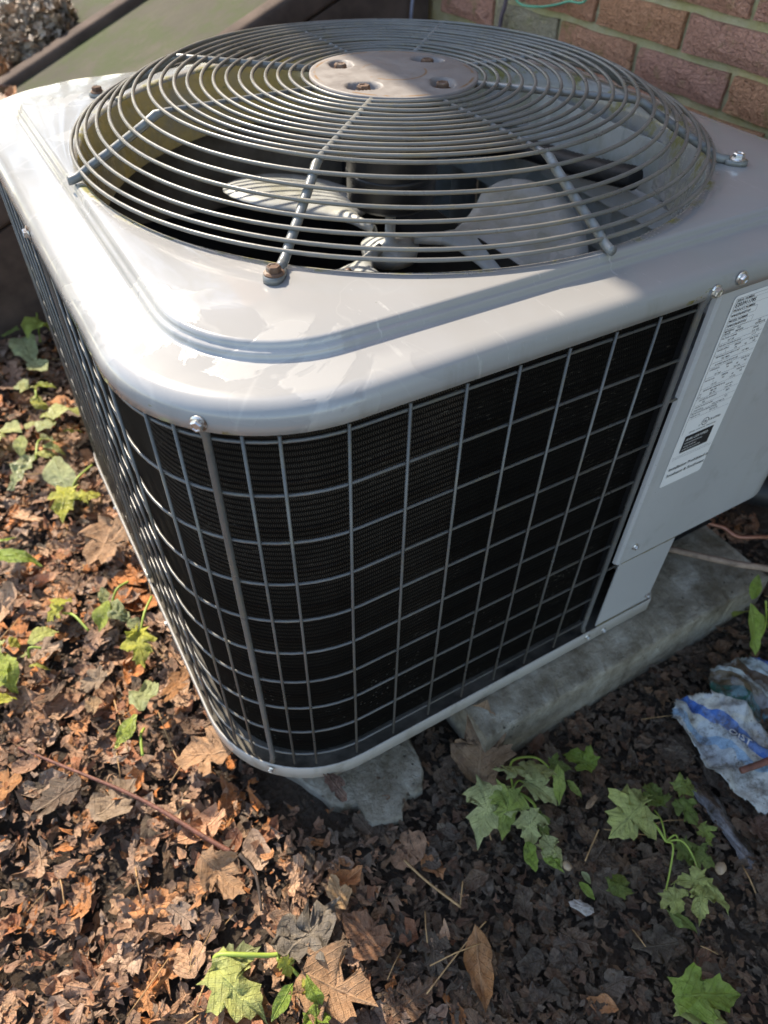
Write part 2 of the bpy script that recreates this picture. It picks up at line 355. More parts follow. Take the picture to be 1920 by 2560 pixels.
def smoothpath(pts, n=6):
    P = [np.array(p, float) for p in pts]; out = []
    for i in range(len(P)-1):
        p0 = P[max(i-1, 0)]; p1 = P[i]; p2 = P[i+1]; p3 = P[min(i+2, len(P)-1)]
        for k in range(n):
            t = k/n; out.append(0.5*((2*p1)+(-p0+p2)*t+(2*p0-5*p1+4*p2-p3)*t*t+(-p0+3*p1-3*p2+p3)*t**3))
    out.append(P[-1]); return out
def box(x0, x1, y0, y1, z0, z1):
    V = [(x, y, z) for z in (z0, z1) for y in (y0, y1) for x in (x0, x1)]
    return V, [(0, 2, 3, 1), (4, 5, 7, 6), (0, 1, 5, 4), (2, 6, 7, 3), (0, 4, 6, 2), (1, 3, 7, 5)]
def join(parts):
    V = []; F = []
    for v, f in parts:
        k = len(V); V += [tuple(q) for q in v]; F += [tuple(i+k for i in q) for q in f]
    return V, F
def xform(vf, mat):
    return [tuple(mat @ Vector(v)) for v in vf[0]], vf[1]
def lathe(prof, seg=24):
    V = []; F = []
    for (r, z) in prof:
        for k in range(seg):
            a = 2*math.pi*k/seg; V.append((r*math.cos(a), r*math.sin(a), z))
    for i in range(len(prof)-1):
        for k in range(seg): F.append((i*seg+k, i*seg+(k+1) % seg, (i+1)*seg+(k+1) % seg, (i+1)*seg+k))
    F.append(tuple(range(seg))[::-1]); F.append(tuple((len(prof)-1)*seg+k for k in range(seg)))
    return V, F
def hexbolt(s=1.0):
    """flanged hex head, axis +z, base at 0"""
    fl = lathe([(0.0072*s, 0), (0.0072*s, 0.0008*s), (0.0060*s, 0.0018*s)], 20)
    V = []; F = []
    prof = [(0.0052, 0.0012), (0.0052, 0.0046), (0.0044, 0.0056), (0.0034, 0.0056), (0.0028, 0.0050)]
    for r, z in prof:
        for k in range(6):
            a = math.pi/3*k+0.2; V.append((r*s*math.cos(a), r*s*math.sin(a), z*s))
    for i in range(len(prof)-1):
        for k in range(6): F.append((i*6+k, i*6+(k+1) % 6, (i+1)*6+(k+1) % 6, (i+1)*6+k))
    F.append(tuple((len(prof)-1)*6+k for k in range(6)))
    return join([fl, (V, F)])
def orient(normal, loc, spin=0.0):
    q = Vector(normal).to_track_quat('Z', 'Y').to_matrix().to_4x4()
    return Matrix.Translation(loc) @ q @ Matrix.Rotation(spin, 4, 'Z')

def rsq_r(th, h, rr):
    """radius at angle th of a rounded square of half-size h; rr = corner radii by quadrant (++,-+,--,+-)"""
    c, s = math.cos(th), math.sin(th)
    q = 0 if (c >= 0 and s >= 0) else 1 if (c < 0 and s >= 0) else 2 if (c < 0 and s < 0) else 3
    r = rr[q] if not np.isscalar(rr) else rr
    a, b = abs(c), abs(s)
    t = h/max(a, b)
    x, y = a*t, b*t; k = h-r
    if x > k and y > k:
        B = k*(a+b); D = B*B-(2*k*k-r*r); t = B+math.sqrt(max(D, 0))
    return t
def rsq_path(h, r, start, end, n=14):
    """open path front(x=start) -> -x corner -> left face -> back corner -> back face x=end, at half-size h"""
    k = h-r; P = [(start, -h)]
    for i in range(n+1):
        a = R(270-90*i/n); P.append((-k+r*math.cos(a), -k+r*math.sin(a)))
    for i in range(n+1):
        a = R(180-90*i/n); P.append((-k+r*math.cos(a), k+r*math.sin(a)))
    P.append((end, h)); return P

# positions of leaves, stalks and weeds on the ground (metres)
SPRIG_A = {'leaves': [(-0.1377, -0.4912, -0.1847, -0.5313, 'maple', 'pale', 0.85, 0.035), (-0.124, -0.5058, -0.1577, -0.5394, 'maple', 'mid', 0.8, 0.04), (-0.11, -0.4989, -0.0988, -0.4745, 'maple', 'pale', 1.1, 0.05), (-0.0905, -0.51, -0.0656, -0.4863, 'maple', 'pale', 0.9, 0.05), (-0.0959, -0.5056, -0.0758, -0.5414, 'maple', 'pale', 0.7, 0.03), (-0.0561, -0.5103, -0.0761, -0.5452, 'oval', 'mid', 0.35, 0.04), (-0.1173, -0.5347, -0.1346, -0.5674, 'maple', 'pale', 0.85, 0.03), (-0.1073, -0.5404, -0.1104, -0.569, 'maple', 'deep', 0.7, 0.02), (-0.1195, -0.5662, -0.1095, -0.5986, 'maple', 'pale', 0.7, 0.02), (-0.1393, -0.5574, -0.1451, -0.5876, 'oval', 'bright', 0.5, 0.025), (-0.0523, -0.4983, -0.0308, -0.5134, 'maple', 'deep', 0.9, 0.015), (-0.052, -0.5238, -0.0424, -0.5498, 'oval', 'mid', 0.35, 0.02), (-0.1282, -0.5735, -0.1152, -0.6036, 'oval', 'bright', 0.4, 0.02)], 'stems': [[(-0.1114, -0.5008), (-0.0942, -0.4743), (-0.0664, -0.4815), (-0.0544, -0.4971), (-0.0558, -0.5119)], [(-0.1114, -0.5008), (-0.116, -0.5144), (-0.1159, -0.5329)], [(-0.1114, -0.5008), (-0.1019, -0.5225), (-0.1002, -0.5406)], [(-0.1114, -0.5008), (-0.1277, -0.4915), (-0.1377, -0.4912)], [(-0.1114, -0.5008), (-0.1184, -0.5023), (-0.124, -0.5058)], [(-0.1114, -0.5008), (-0.0994, -0.4967), (-0.0898, -0.5091)], [(-0.1114, -0.5008), (-0.1027, -0.5273), (-0.1073, -0.5404)]]}
SPRIG_B = {'leaves': [(0.0012, -0.5947, -0.047, -0.6004, 'maple', 'light', 1.2, 0.03), (-0.0, -0.5927, 0.01, -0.5675, 'maple', 'light', 1.25, 0.03), (0.0228, -0.6031, 0.0436, -0.5743, 'maple', 'deep', 0.85, 0.02), (-0.0346, -0.6763, -0.0369, -0.7026, 'maple', 'light', 1.2, 0.02), (-0.0486, -0.6872, -0.0287, -0.7223, 'oval', 'deep', 0.35, 0.012), (0.01, -0.6883, -0.0192, -0.6715, 'maple', 'light', 0.7, 0.02), (0.0092, -0.689, -0.0272, -0.7168, 'maple', 'light', 0.55, 0.015), (0.0092, -0.689, 0.0144, -0.7278, 'oval', 'light', 0.3, 0.015), (0.0261, -0.662, 0.0377, -0.6843, 'maple', 'deep', 1.1, 0.012), (0.0187, -0.6455, 0.0191, -0.6772, 'maple', 'deep', 0.9, 0.01), (0.0559, -0.6101, 0.0551, -0.6412, 'maple', 'deep', 1.0, 0.01), (0.0607, -0.5992, 0.0928, -0.6066, 'maple', 'mid', 0.8, 0.015), (0.0554, -0.6439, 0.0522, -0.6672, 'maple', 'mid', 0.9, 0.012)], 'stems': [[(0.004, -0.6371), (0.0057, -0.6154), (0.0012, -0.5947)], [(0.004, -0.6371), (0.0153, -0.6184), (0.0228, -0.6031)], [(0.004, -0.6371), (0.0051, -0.6451), (-0.013, -0.6611), (-0.0346, -0.6763)], [(0.004, -0.6371), (0.0179, -0.6463), (0.0194, -0.6654), (0.01, -0.6883)], [(0.004, -0.6371), (0.005, -0.6099), (-0.0, -0.5927)], [(0.004, -0.6371), (0.0177, -0.6375), (0.0187, -0.6455)]]}
SPRIG_C = {'leaves': [(-0.4877, -0.4986, -0.4608, -0.5621, 'maple', 'light', 0.75, 0.02), (-0.4833, -0.5018, -0.4381, -0.4978, 'maple', 'blue', 0.6, 0.012), (-0.4116, -0.5542, -0.4098, -0.5872, 'oval', 'bright', 0.38, 0.03), (-0.4242, -0.5509, -0.4567, -0.5667, 'oval', 'bright', 0.4, 0.025), (-0.4283, -0.5836, -0.398, -0.5918, 'maple', 'bright', 0.6, 0.02), (-0.4239, -0.5278, -0.4253, -0.5434, 'maple', 'yellow', 0.7, 0.03), (-0.4126, -0.5564, -0.4273, -0.5616, 'maple', 'yellow', 0.7, 0.02)], 'stems': [[(-0.4854, -0.4893), (-0.4777, -0.4907), (-0.4539, -0.5045), (-0.4325, -0.515), (-0.4146, -0.5205)], [(-0.4216, -0.5213), (-0.4222, -0.5299), (-0.4185, -0.5415), (-0.412, -0.5551)], [(-0.4254, -0.5197), (-0.4291, -0.5235), (-0.4272, -0.5294)]]}
SINGLE = [(-0.0059, -0.5262, -0.0213, -0.4911, 'maple', 'bright', 0.9, 0.02), (-0.1087, -0.619, -0.1013, -0.6414, 'oval', 'bright', 0.45, 0.012), (-0.0984, -0.6121, -0.0946, -0.627, 'oval', 'blue', 0.5, 0.012), (-0.0843, -0.65, -0.0576, -0.6355, 'maple', 'deep', 0.9, 0.02), (-0.0952, -0.7514, -0.0327, -0.7829, 'maple', 'bright', 0.65, 0.02), (-0.0976, -0.7568, -0.0616, -0.7931, 'maple', 'light', 0.6, 0.012)]
BROWN = {'tan_big': (-0.4091, -0.5492, -0.3634, -0.6052, 'maple', 'tan', 0.95, 0.02), 'orange_tip': (-0.2345, -0.5965, -0.2685, -0.6625, 'oval', 'orange', 0.42, 0.012), 'tan_small': (-0.3461, -0.5168, -0.3459, -0.4752, 'oval', 'tanlight', 0.6, 0.02), 'brown_pad': (-0.1288, -0.4588, -0.0829, -0.399, 'maple', 'brown', 0.8, 0.03), 'dark_red': (-0.2969, -0.4264, -0.3055, -0.3828, 'oval', 'darkred', 0.45, 0.05), 'grey_crumple': (-0.4177, -0.5233, -0.3528, -0.5025, 'maple', 'grey', 0.8, 0.02), 'rust': (-0.3316, -0.5664, -0.3499, -0.5182, 'maple', 'rust', 0.9, 0.015), 'right_red': (0.1059, -0.683, 0.1363, -0.6747, 'maple', 'darkred', 0.9, 0.012), 'tan_curl': (-0.3927, -0.2913, -0.4492, -0.2556, 'maple', 'tan', 0.9, 0.03), 'flat_grey': (-0.5492, -0.2869, -0.5003, -0.2605, 'maple', 'greytan', 0.9, 0.02), 'orange_left': (-0.6328, -0.2076, -0.6499, -0.1683, 'maple', 'orange', 0.9, 0.02), 'tan_mid': (-0.4593, -0.3974, -0.4352, -0.4471, 'maple', 'tan', 0.8, 0.025), 'broad_left': (-0.4945, -0.0959, -0.5353, -0.1011, 'maple', 'greytan', 0.8, 0.015), 'tan_unit': (-0.4096, 0.1587, -0.4626, 0.0943, 'maple', 'tan', 0.9, 0.03), 'rust_unit': (-0.3988, -0.155, -0.4427, -0.1746, 'maple', 'orange', 0.6, 0.02), 'small_tan': (-0.5161, -0.1237, -0.5236, -0.1465, 'oval', 'tanlight', 0.9, 0.015)}
TWIG_RED = [(-0.6151, -0.1499), (-0.5657, -0.211), (-0.5182, -0.2695), (-0.4875, -0.3119), (-0.4561, -0.3616), (-0.4315, -0.3985)]
TWIG_DARK = [(-0.4245, -0.407), (-0.4172, -0.4355), (-0.4258, -0.4722)]
STICKS = [[(-0.2647, -0.5019), (-0.2547, -0.5331), (-0.2365, -0.574)], [(-0.3117, -0.6224), (-0.2594, -0.6073), (-0.221, -0.5989)], [(-0.0864, -0.6052), (-0.0676, -0.5957), (-0.0489, -0.5866)], [(-0.4489, -0.1846), (-0.4496, -0.2357), (-0.4468, -0.2736)], [(-0.4942, -0.1386), (-0.4989, -0.2198)], [(-0.2196, -0.5533), (-0.2373, -0.5736)]]
WEEDS = {'seedA': {'stem': [(-0.4832, -0.2476), (-0.4777, -0.2242), (-0.4715, -0.2066)], 'leaves': [(-0.472, -0.2053, -0.4464, -0.1633, 'oval', 'blue', 0.45, 0.05), (-0.4722, -0.2062, -0.5028, -0.2161, 'oval', 'yellowgreen', 0.45, 0.045)]}, 's1': {'stem': [(-0.4943, -0.0305), (-0.5051, 0.0022), (-0.5186, 0.0262)], 'leaves': [(-0.5186, 0.0262, -0.5381, 0.0236, 'maple', 'yellow', 0.9, 0.03), (-0.5186, 0.0262, -0.5084, 0.0456, 'maple', 'yellow', 0.8, 0.035)]}, 's3': {'stem': [(-0.3999, -0.0157), (-0.4187, -0.044), (-0.4367, -0.0709)], 'leaves': [(-0.4367, -0.0709, -0.4423, -0.1083, 'maple', 'yellow', 0.8, 0.03), (-0.4367, -0.0709, -0.4453, -0.0609, 'maple', 'yellow', 0.9, 0.03)]}, 's2': {'stem': [(-0.4212, 0.0282), (-0.4402, 0.0185), (-0.4567, 0.0023)], 'leaves': [(-0.4573, -0.0001, -0.4457, -0.0287, 'oval', 'blue', 0.6, 0.03), (-0.4573, -0.0001, -0.4791, -0.0233, 'oval', 'yellowgreen', 0.6, 0.03), (-0.4573, -0.0001, -0.4663, 0.0105, 'oval', 'blue', 0.6, 0.03), (-0.4437, -0.0353, -0.4316, -0.0475, 'oval', 'blue', 0.9, 0.015), (-0.4552, 0.0298, -0.4632, 0.0144, 'oval', 'pale', 0.6, 0.03)]}, 'mint': {'stem': [(-0.6132, -0.0284), (-0.6062, -0.0178), (-0.6006, -0.0061)], 'leaves': [(-0.6062, -0.0178, -0.6261, -0.0542, 'oval', 'yellowgreen', 0.8, 0.03), (-0.6062, -0.0178, -0.6014, -0.0589, 'oval', 'yellowgreen', 0.6, 0.03), (-0.6046, -0.0088, -0.6079, 0.0132, 'oval', 'pale', 0.6, 0.03), (-0.6062, -0.0178, -0.6127, 0.0058, 'oval', 'pale', 0.6, 0.03), (-0.5916, 0.0142, -0.5868, 0.0012, 'oval', 'yellow', 0.6, 0.02), (-0.6356, -0.0915, -0.6071, -0.081, 'oval', 'yellow', 0.5, 0.03)]}, 'crink': {'stem': [(-0.5566, -0.0285), (-0.57, -0.0235), (-0.5761, -0.0275)], 'leaves': [(-0.5702, -0.0158, -0.5378, -0.0006, 'oval', 'light', 0.55, 0.03), (-0.5761, -0.0275, -0.5817, -0.0193, 'oval', 'pale', 0.6, 0.02), (-0.578, -0.046, -0.5585, -0.0546, 'oval', 'yellow', 0.2, 0.02)]}, 'left_edge': {'stem': [(-0.5865, 0.1734), (-0.5714, 0.1806), (-0.5678, 0.1785)], 'leaves': [(-0.5883, 0.1744, -0.5392, 0.1499, 'oval', 'bright', 0.35, 0.03), (-0.5817, 0.2023, -0.5542, 0.2096, 'oval', 'bright', 0.3, 0.03)]}, 'hang': {'stem': [(-0.4023, 0.3138), (-0.4349, 0.2849), (-0.4531, 0.265)], 'leaves': [(-0.4523, 0.2683, -0.4732, 0.2256, 'maple', 'yellow', 0.8, 0.03), (-0.4358, 0.2442, -0.4123, 0.2571, 'maple', 'yellow', 0.9, 0.02)]}, 'clump': {'stem': [(-0.4833, 0.375), (-0.4699, 0.4175), (-0.4557, 0.4399)], 'leaves': [(-0.4818, 0.3823, -0.5294, 0.3454, 'oval', 'blue', 0.45, 0.03), (-0.4818, 0.3823, -0.4545, 0.3795, 'oval', 'light', 0.6, 0.03), (-0.4673, 0.4075, -0.4441, 0.4161, 'oval', 'blue', 0.6, 0.04), (-0.4616, 0.4344, -0.4385, 0.4751, 'oval', 'blue', 0.6, 0.04), (-0.4325, 0.4358, -0.3957, 0.4886, 'oval', 'pale', 0.55, 0.05), (-0.4257, 0.4232, -0.4027, 0.4281, 'oval', 'yellow', 0.4, 0.03), (-0.4565, 0.3601, -0.454, 0.2804, 'oval', 'blue', 0.45, 0.03), (-0.4899, 0.4589, -0.5163, 0.4956, 'oval', 'pale', 0.6, 0.03), (-0.4922, 0.4471, -0.5023, 0.4186, 'oval', 'light', 0.6, 0.03), (-0.4812, 0.4673, -0.4595, 0.4913, 'oval', 'pale', 0.5, 0.03), (-0.535, 0.441, -0.5405, 0.4914, 'oval', 'pale', 0.6, 0.03), (-0.4638, 0.4014, -0.4408, 0.3886, 'oval', 'light', 0.5, 0.03), (-0.4516, 0.4824, -0.4243, 0.495, 'oval', 'light', 0.5, 0.03)]}, 'top': {'stem': [(-0.4456, 0.5595), (-0.442, 0.5773), (-0.441, 0.6071)], 'leaves': [(-0.4569, 0.5657, -0.4384, 0.5457, 'oval', 'yellow', 0.7, 0.02), (-0.4665, 0.5809, -0.4433, 0.6084, 'oval', 'pale', 0.6, 0.03), (-0.4401, 0.5863, -0.4132, 0.5918, 'oval', 'yellowgreen', 0.6, 0.03), (-0.4539, 0.5939, -0.467, 0.6317, 'oval', 'blue', 0.6, 0.03)]}, 'back': {'stem': [(-0.3981, 0.7572), (-0.3783, 0.8948), (-0.3795, 0.9764)], 'leaves': [(-0.3761, 1.0169, -0.4198, 0.9983, 'oval', 'blue', 0.5, 0.06), (-0.3638, 1.0103, -0.394, 0.9473, 'oval', 'blue', 0.6, 0.06), (-0.3617, 0.9984, -0.3628, 0.9062, 'oval', 'blue', 0.6, 0.06), (-0.4196, 0.7516, -0.3675, 0.8033, 'oval', 'yellowgreen', 0.55, 0.05), (-0.4289, 0.8095, -0.4558, 0.8424, 'oval', 'deep', 0.6, 0.03), (-0.4319, 0.7933, -0.4293, 0.7228, 'oval', 'blue', 0.6, 0.03), (-0.4088, 0.6303, -0.4281, 0.689, 'oval', 'blue', 0.5, 0.03)]}}
RIGHT_PLANT = {'stem': [(0.329, -0.504), (0.32, -0.484)], 'leaves': [(0.292, -0.479, 0.293, -0.521, 'oval', 'bright', 0.4, 0.0), (0.3, -0.475, 0.331, -0.454, 'oval', 'bright', 0.4, 0.0), (0.3, -0.481, 0.309, -0.461, 'oval', 'mid', 0.5, 0.0), (0.305, -0.477, 0.333, -0.49, 'oval', 'mid', 0.4, 0.0), (0.306, -0.493, 0.342, -0.503, 'oval', 'bright', 0.3, 0.0)]}


# ------------------------------------------------------------------ ground
def gh(x, y):
    """height of the soil"""
    z = 0.006*np.sin(x*9.1+1.3)*np.cos(y*7.7+0.4)+0.004*np.sin(x*23+y*17)+0.003*np.sin(x*41-y*37+2)
    return z+0.012*np.clip((-x-0.35)*3, 0, 1)*np.clip(1-abs(y+0.2)*0.3, 0, 1)
def build_ground():
    ax = np.concatenate([[-200, -60, -20, -8, -4, -2.5], np.linspace(-1.6, 1.0, 150), [1.6, 3, 8, 30, 200]])
    ay = np.concatenate([[-200, -60, -20, -8, -4, -2.2], np.linspace(-1.3, 2.2, 190), [3, 4, 6, 9, 15, 40, 200]])
    X, Y = np.meshgrid(ax, ay); Z = gh(X, Y)-0.004
    nearm = (abs(X) < 3) & (abs(Y) < 3)
    Z = np.where(nearm, Z+rng.normal(0, 0.0016, Z.shape), Z)
    V = np.stack([X.ravel(), Y.ravel(), Z.ravel()], 1); nx = len(ax)
    F = [(j*nx+i, j*nx+i+1, (j+1)*nx+i+1, (j+1)*nx+i) for j in range(len(ay)-1) for i in range(nx-1)]
    struct(mk('ground', V, F, M['soil']))
build_ground()

# ------------------------------------------------------------------ brick house wall
XW = 0.62
def build_wall():
    e = empty('brick_house', (0.9, 0.0, 0.0), 'rough red brick house wall with mossy yellow mortar behind the unit', 'house')
    py, pz, j = 0.1968, 0.0592, 0.0115
    zc0 = 0.598 - 10*pz            # mortar line heights; row k spans zc0+k*pz .. +pz
    y_lo, y_hi = -0.76, 0.90; nrow = 23
    zt = zc0+nrow*pz
    mk('mortar_bed', *box(XW+0.006, XW+0.09, -2.6, 2.6, 0.0-0.05, zt), M['mortar'], e)
    mk('upper_wall', *box(XW+0.004, XW+0.09, -2.6, 2.6, zt+0.002, 2.5), M['brick'], e)
    vars_ = []
    for v in range(5):
        bx_, by_, bz_ = 0.05, (py-j)/2, (pz-j)/2
        V = []; nu, nv = 5, 3
        r = np.random.default_rng(100+v)
        for a in range(nv+1):
            for b in range(nu+1):
                yy = -by_+2*by_*b/nu; zz = -bz_+2*bz_*a/nv
                inn = (0 < a < nv) and (0 < b < nu)
                V.append((r.uniform(-0.0035, 0.0005) if inn else r.uniform(0.001, 0.004), yy+(r.uniform(-1, 1)*0.0022), zz+r.uniform(-1, 1)*0.0018))
        F = [(a*(nu+1)+b, (a+1)*(nu+1)+b, (a+1)*(nu+1)+b+1, a*(nu+1)+b+1) for a in range(nv) for b in range(nu)]
        ring = [b for b in range(nu+1)]+[a*(nu+1)+nu for a in range(1, nv+1)]+[nv*(nu+1)+b for b in range(nu-1, -1, -1)]+[a*(nu+1) for a in range(nv-1, 0, -1)]
        k0 = len(V)
        for i in ring: V.append((0.05, V[i][1], V[i][2]))
        for i in range(len(ring)):
            i2 = (i+1) % len(ring); F.append((ring[i], ring[i2], k0+i2, k0+i))
        me = bpy.data.meshes.new('brick'); me.from_pydata(V, [], F); me.materials.append(M['brick']); vars_.append(me)
    for k in range(nrow):
        z = zc0+(k+0.5)*pz
        # head joints: row 9 (just below z=.598) has joints at y=.445,.248,.05 ; row 10 at .355,.158
        y0 = 0.0515 if k % 2 else 0.160
        n0 = math.ceil((y_lo-y0)/py); n1 = int(((2.56 if k >= 12 else y_hi)-y0)/py)
        for n in range(n0, n1):
            o = link('brick', vars_[(n*7+k*3) % 5], e)
            o.location = (XW-0.004+random.uniform(-0.0015, 0.0015), y0+(n+0.5)*py, z)
            o.matrix_parent_inverse = Matrix.Translation((-0.9, 0, 0))
    # unseen roof slab added for its shadow edge, cut short to let sky in
    h = 2.5; xe = -0.016-(0.13/0.98)*(h-0.673)
    ev = mk('shade_blocker', *box(xe, 1.6, 0.62, 2.62, h, h+0.14), M['blocker'], e, smooth=False)
build_wall()

# ------------------------------------------------------------------ cellar bulkhead
def build_bulkhead():
    e = empty('cellar_bulkhead', (-0.2, 1.3, 0.0), 'sloping mossy steel cellar doors with brown frame rails behind the unit', 'cellar door')
    zp = lambda x: 0.46+0.42*x
    x0, x1 = -1.02, 0.612
    def slab(ya, yb, dz0, dz1, a=x0, b=x1, ends=0.0):
        V = [(a, ya, zp(a)+dz0), (b, ya, zp(b)+dz0), (b, yb, zp(b)+dz0), (a, yb, zp(a)+dz0), (a, ya, zp(a)+dz1), (b, ya, zp(b)+dz1), (b, yb, zp(b)+dz1), (a, yb, zp(a)+dz1)]
        return V, [(3, 2, 1, 0), (4, 5, 6, 7), (0, 1, 5, 4), (1, 2, 6, 5), (2, 3, 7, 6), (3, 0, 4, 7)]
    for ya, yb in ((0.925, 1.382), (1.446, 1.90)):
        mk('door_panel', *slab(ya, yb, -0.03, 0.002), M['door'], e, smooth=False)
    for ya, yb, r in ((0.868, 0.923, 0.014), (1.383, 1.445, 0.024), (1.902, 1.95, 0.012)):
        mod_bevel(mk('frame_rail', *slab(ya, yb, -0.05, r), M['brown_paint'], e, smooth=True), 0.012, 4)
    V = [(x0, 0.872, -0.03), (x1, 0.872, -0.03), (x1, 0.872, zp(x1)-0.052), (x0, 0.872, zp(x0)-0.052)]
    V += [(x, 0.90, z) for x, y, z in V]
    mk('side_cheek', V, [(0, 1, 2, 3), (7, 6, 5, 4), (0, 4, 5, 1), (1, 5, 6, 2), (2, 6, 7, 3), (3, 7, 4, 0)], M['brown_paint'], e, smooth=False)
build_bulkhead()

# ------------------------------------------------------------------ wood on the far side of the yard (mirrored in the enamel)
def woodland():
    r = np.random.default_rng(3); V = []; F = []; C = []
    for k in range(34):
        tx = r.uniform(-11, 11); ty = r.uniform(9, 14); h = r.uniform(4.2, 7.6)
        v, f = tube([(tx, ty, -0.1), (tx+r.normal(0, .1), ty, h*.5), (tx+r.normal(0, .2), ty, h*.85)], [0.13, 0.09, 0.03], 6)
        n0 = len(V); V += [tuple(q) for q in v]; F += [tuple(i+n0 for i in q) for q in f]; C += [(.07, .05, .035)]*len(v)
        cl = [(tx+r.normal(0, 1.0), ty+r.normal(0, .8), h*r.uniform(.35, 1.0)) for _ in range(16)]
        for i in range(520):
            c = cl[r.integers(16)]; p = np.array(c)+r.normal(0, .42, 3); a = r.normal(0, 1, 3); a /= np.linalg.norm(a); b = np.cross(a, r.normal(0, 1, 3)); b /= np.linalg.norm(b); s_ = r.uniform(.07, .16)
            n0 = len(V); V += [tuple(p+a*s_), tuple(p+b*s_*.5), tuple(p-a*s_), tuple(p-b*s_*.5)]; F.append((n0, n0+1, n0+2, n0+3)); g = r.uniform(.6, 1.4); C += [(.05*g, .085*g, .022*g)]*4
    o = mk('woodland', V, F, M['green'], cols=np.array(C), leaf=np.zeros((len(V), 3))+[0.3, 0.5, 0]); o['kind'] = 'stuff'
    o['label'] = 'leafy wood across the yard, mirrored in the glossy top panel'; o['category'] = 'wood'
woodland()

# ------------------------------------------------------------------ concrete
def rough_slab(name, poly, z0, z1, label, jit=0.004, sub=26):
    """slab from an outline with crumbled, worn edges"""
    P = []
    n = len(poly)
    for i in range(n):
        a = np.array(poly[i]); b = np.array(poly[(i+1) % n]); k = max(2, int(np.linalg.norm(b-a)*sub))
        for q in range(k): P.append(a+(b-a)*q/k)
    P = np.array(P); c = P.mean(0); N = len(P)
    jr = rng.normal(0, jit, (N, 2)); V = []; rings = [(1.0, z0, 0.0), (1.0, z0+(z1-z0)*0.5, 0.15), (1.0, z1-0.006, 0.3), (1.0, z1-0.0025, 0.5), (1.0, z1, 1.1)]
    for (_, z, k) in rings:
        for i in range(N):
            d = P[i]-c; d = d/np.linalg.norm(d)
            p = P[i]+jr[i]*(0.4+0.3*k)-d*0.004*k
            V.append((p[0], p[1], z+rng.normal(0, 0.0007)))
    for f in (0.8, 0.5, 0.2):
        for i in range(N): 
            p = c+(P[i]-c)*f; V.append((p[0], p[1], z1+0.001+rng.normal(0, 0.0008)))
    F = []; nr = len(rings)+3
    for r in range(nr-1):
        for i in range(N): F.append((r*N+i, r*N+(i+1) % N, (r+1)*N+(i+1) % N, (r+1)*N+i))
    F.append(tuple((nr-1)*N+i for i in range(N)))
    return tag(mk(name, V, F, M['broken'], smooth=False), label, 'concrete pad')
def cast_pad():
    x0, x1, y0, y1, z0, z1 = -0.112, 0.405, -0.444, 0.42, -0.03, 0.0705; nx, ny = 60, 40; V = []; F = []
    xs = np.linspace(x0, x1, nx); ys = np.linspace(y0, y1, ny); r = np.random.default_rng(77); chip = np.abs(r.normal(0, .0012, nx)); chip[[14, 15, 33, 34, 35, 50]] += .003
    rows = [(y0-0.004, z0, 0), (y0-0.0015, 0.03, 0), (y0, z1-0.004, 1), (y0+0.0012, z1-0.0014, 1.6), (y0+0.004, z1, 2)]+[(y, z1, 0) for y in ys[1:]]
    for y, z, k in rows:
        for i, x in enumerate(xs): V.append((x+(0.02*(y0-y) if 0 else 0), y+chip[i]*k+r.normal(0, .0003), z-chip[i]*k*0.5+(r.normal(0, .0003) if k == 0 else 0)))
    nr = len(rows); F = [(j*nx+i, j*nx+i+1, (j+1)*nx+i+1, (j+1)*nx+i) for j in range(nr-1) for i in range(nx-1)]
    for c in (0, nx-1):                                   # side walls
        k0 = len(V)
        for j in range(nr): V.append((xs[c], rows[j][0], z0))
        for j in range(nr-1): F.append((j*nx+c, (j+1)*nx+c, k0+j+1, k0+j) if c == 0 else (j*nx+c, k0+j, k0+j+1, (j+1)*nx+c))
    tag(mk('concrete_pad', V, F, M['concrete'], smooth=False), 'stained concrete slab under the unit, running out past its right end', 'concrete pad')
cast_pad()
rough_slab('concrete_pad', [(-0.318, -0.372), (-0.305, -0.400), (-0.283, -0.418), (-0.272, -0.448), (-0.240, -0.458), (-0.220, -0.437), (-0.198, -0.440), (-0.184, -0.420), (-0.176, -0.39), (-0.185, 0.40), (-0.36, 0.40), (-0.35, -0.30)], -0.03, 0.017, 'crumbled concrete piece poking out of leaves below the front corner', 0.0045, 60)

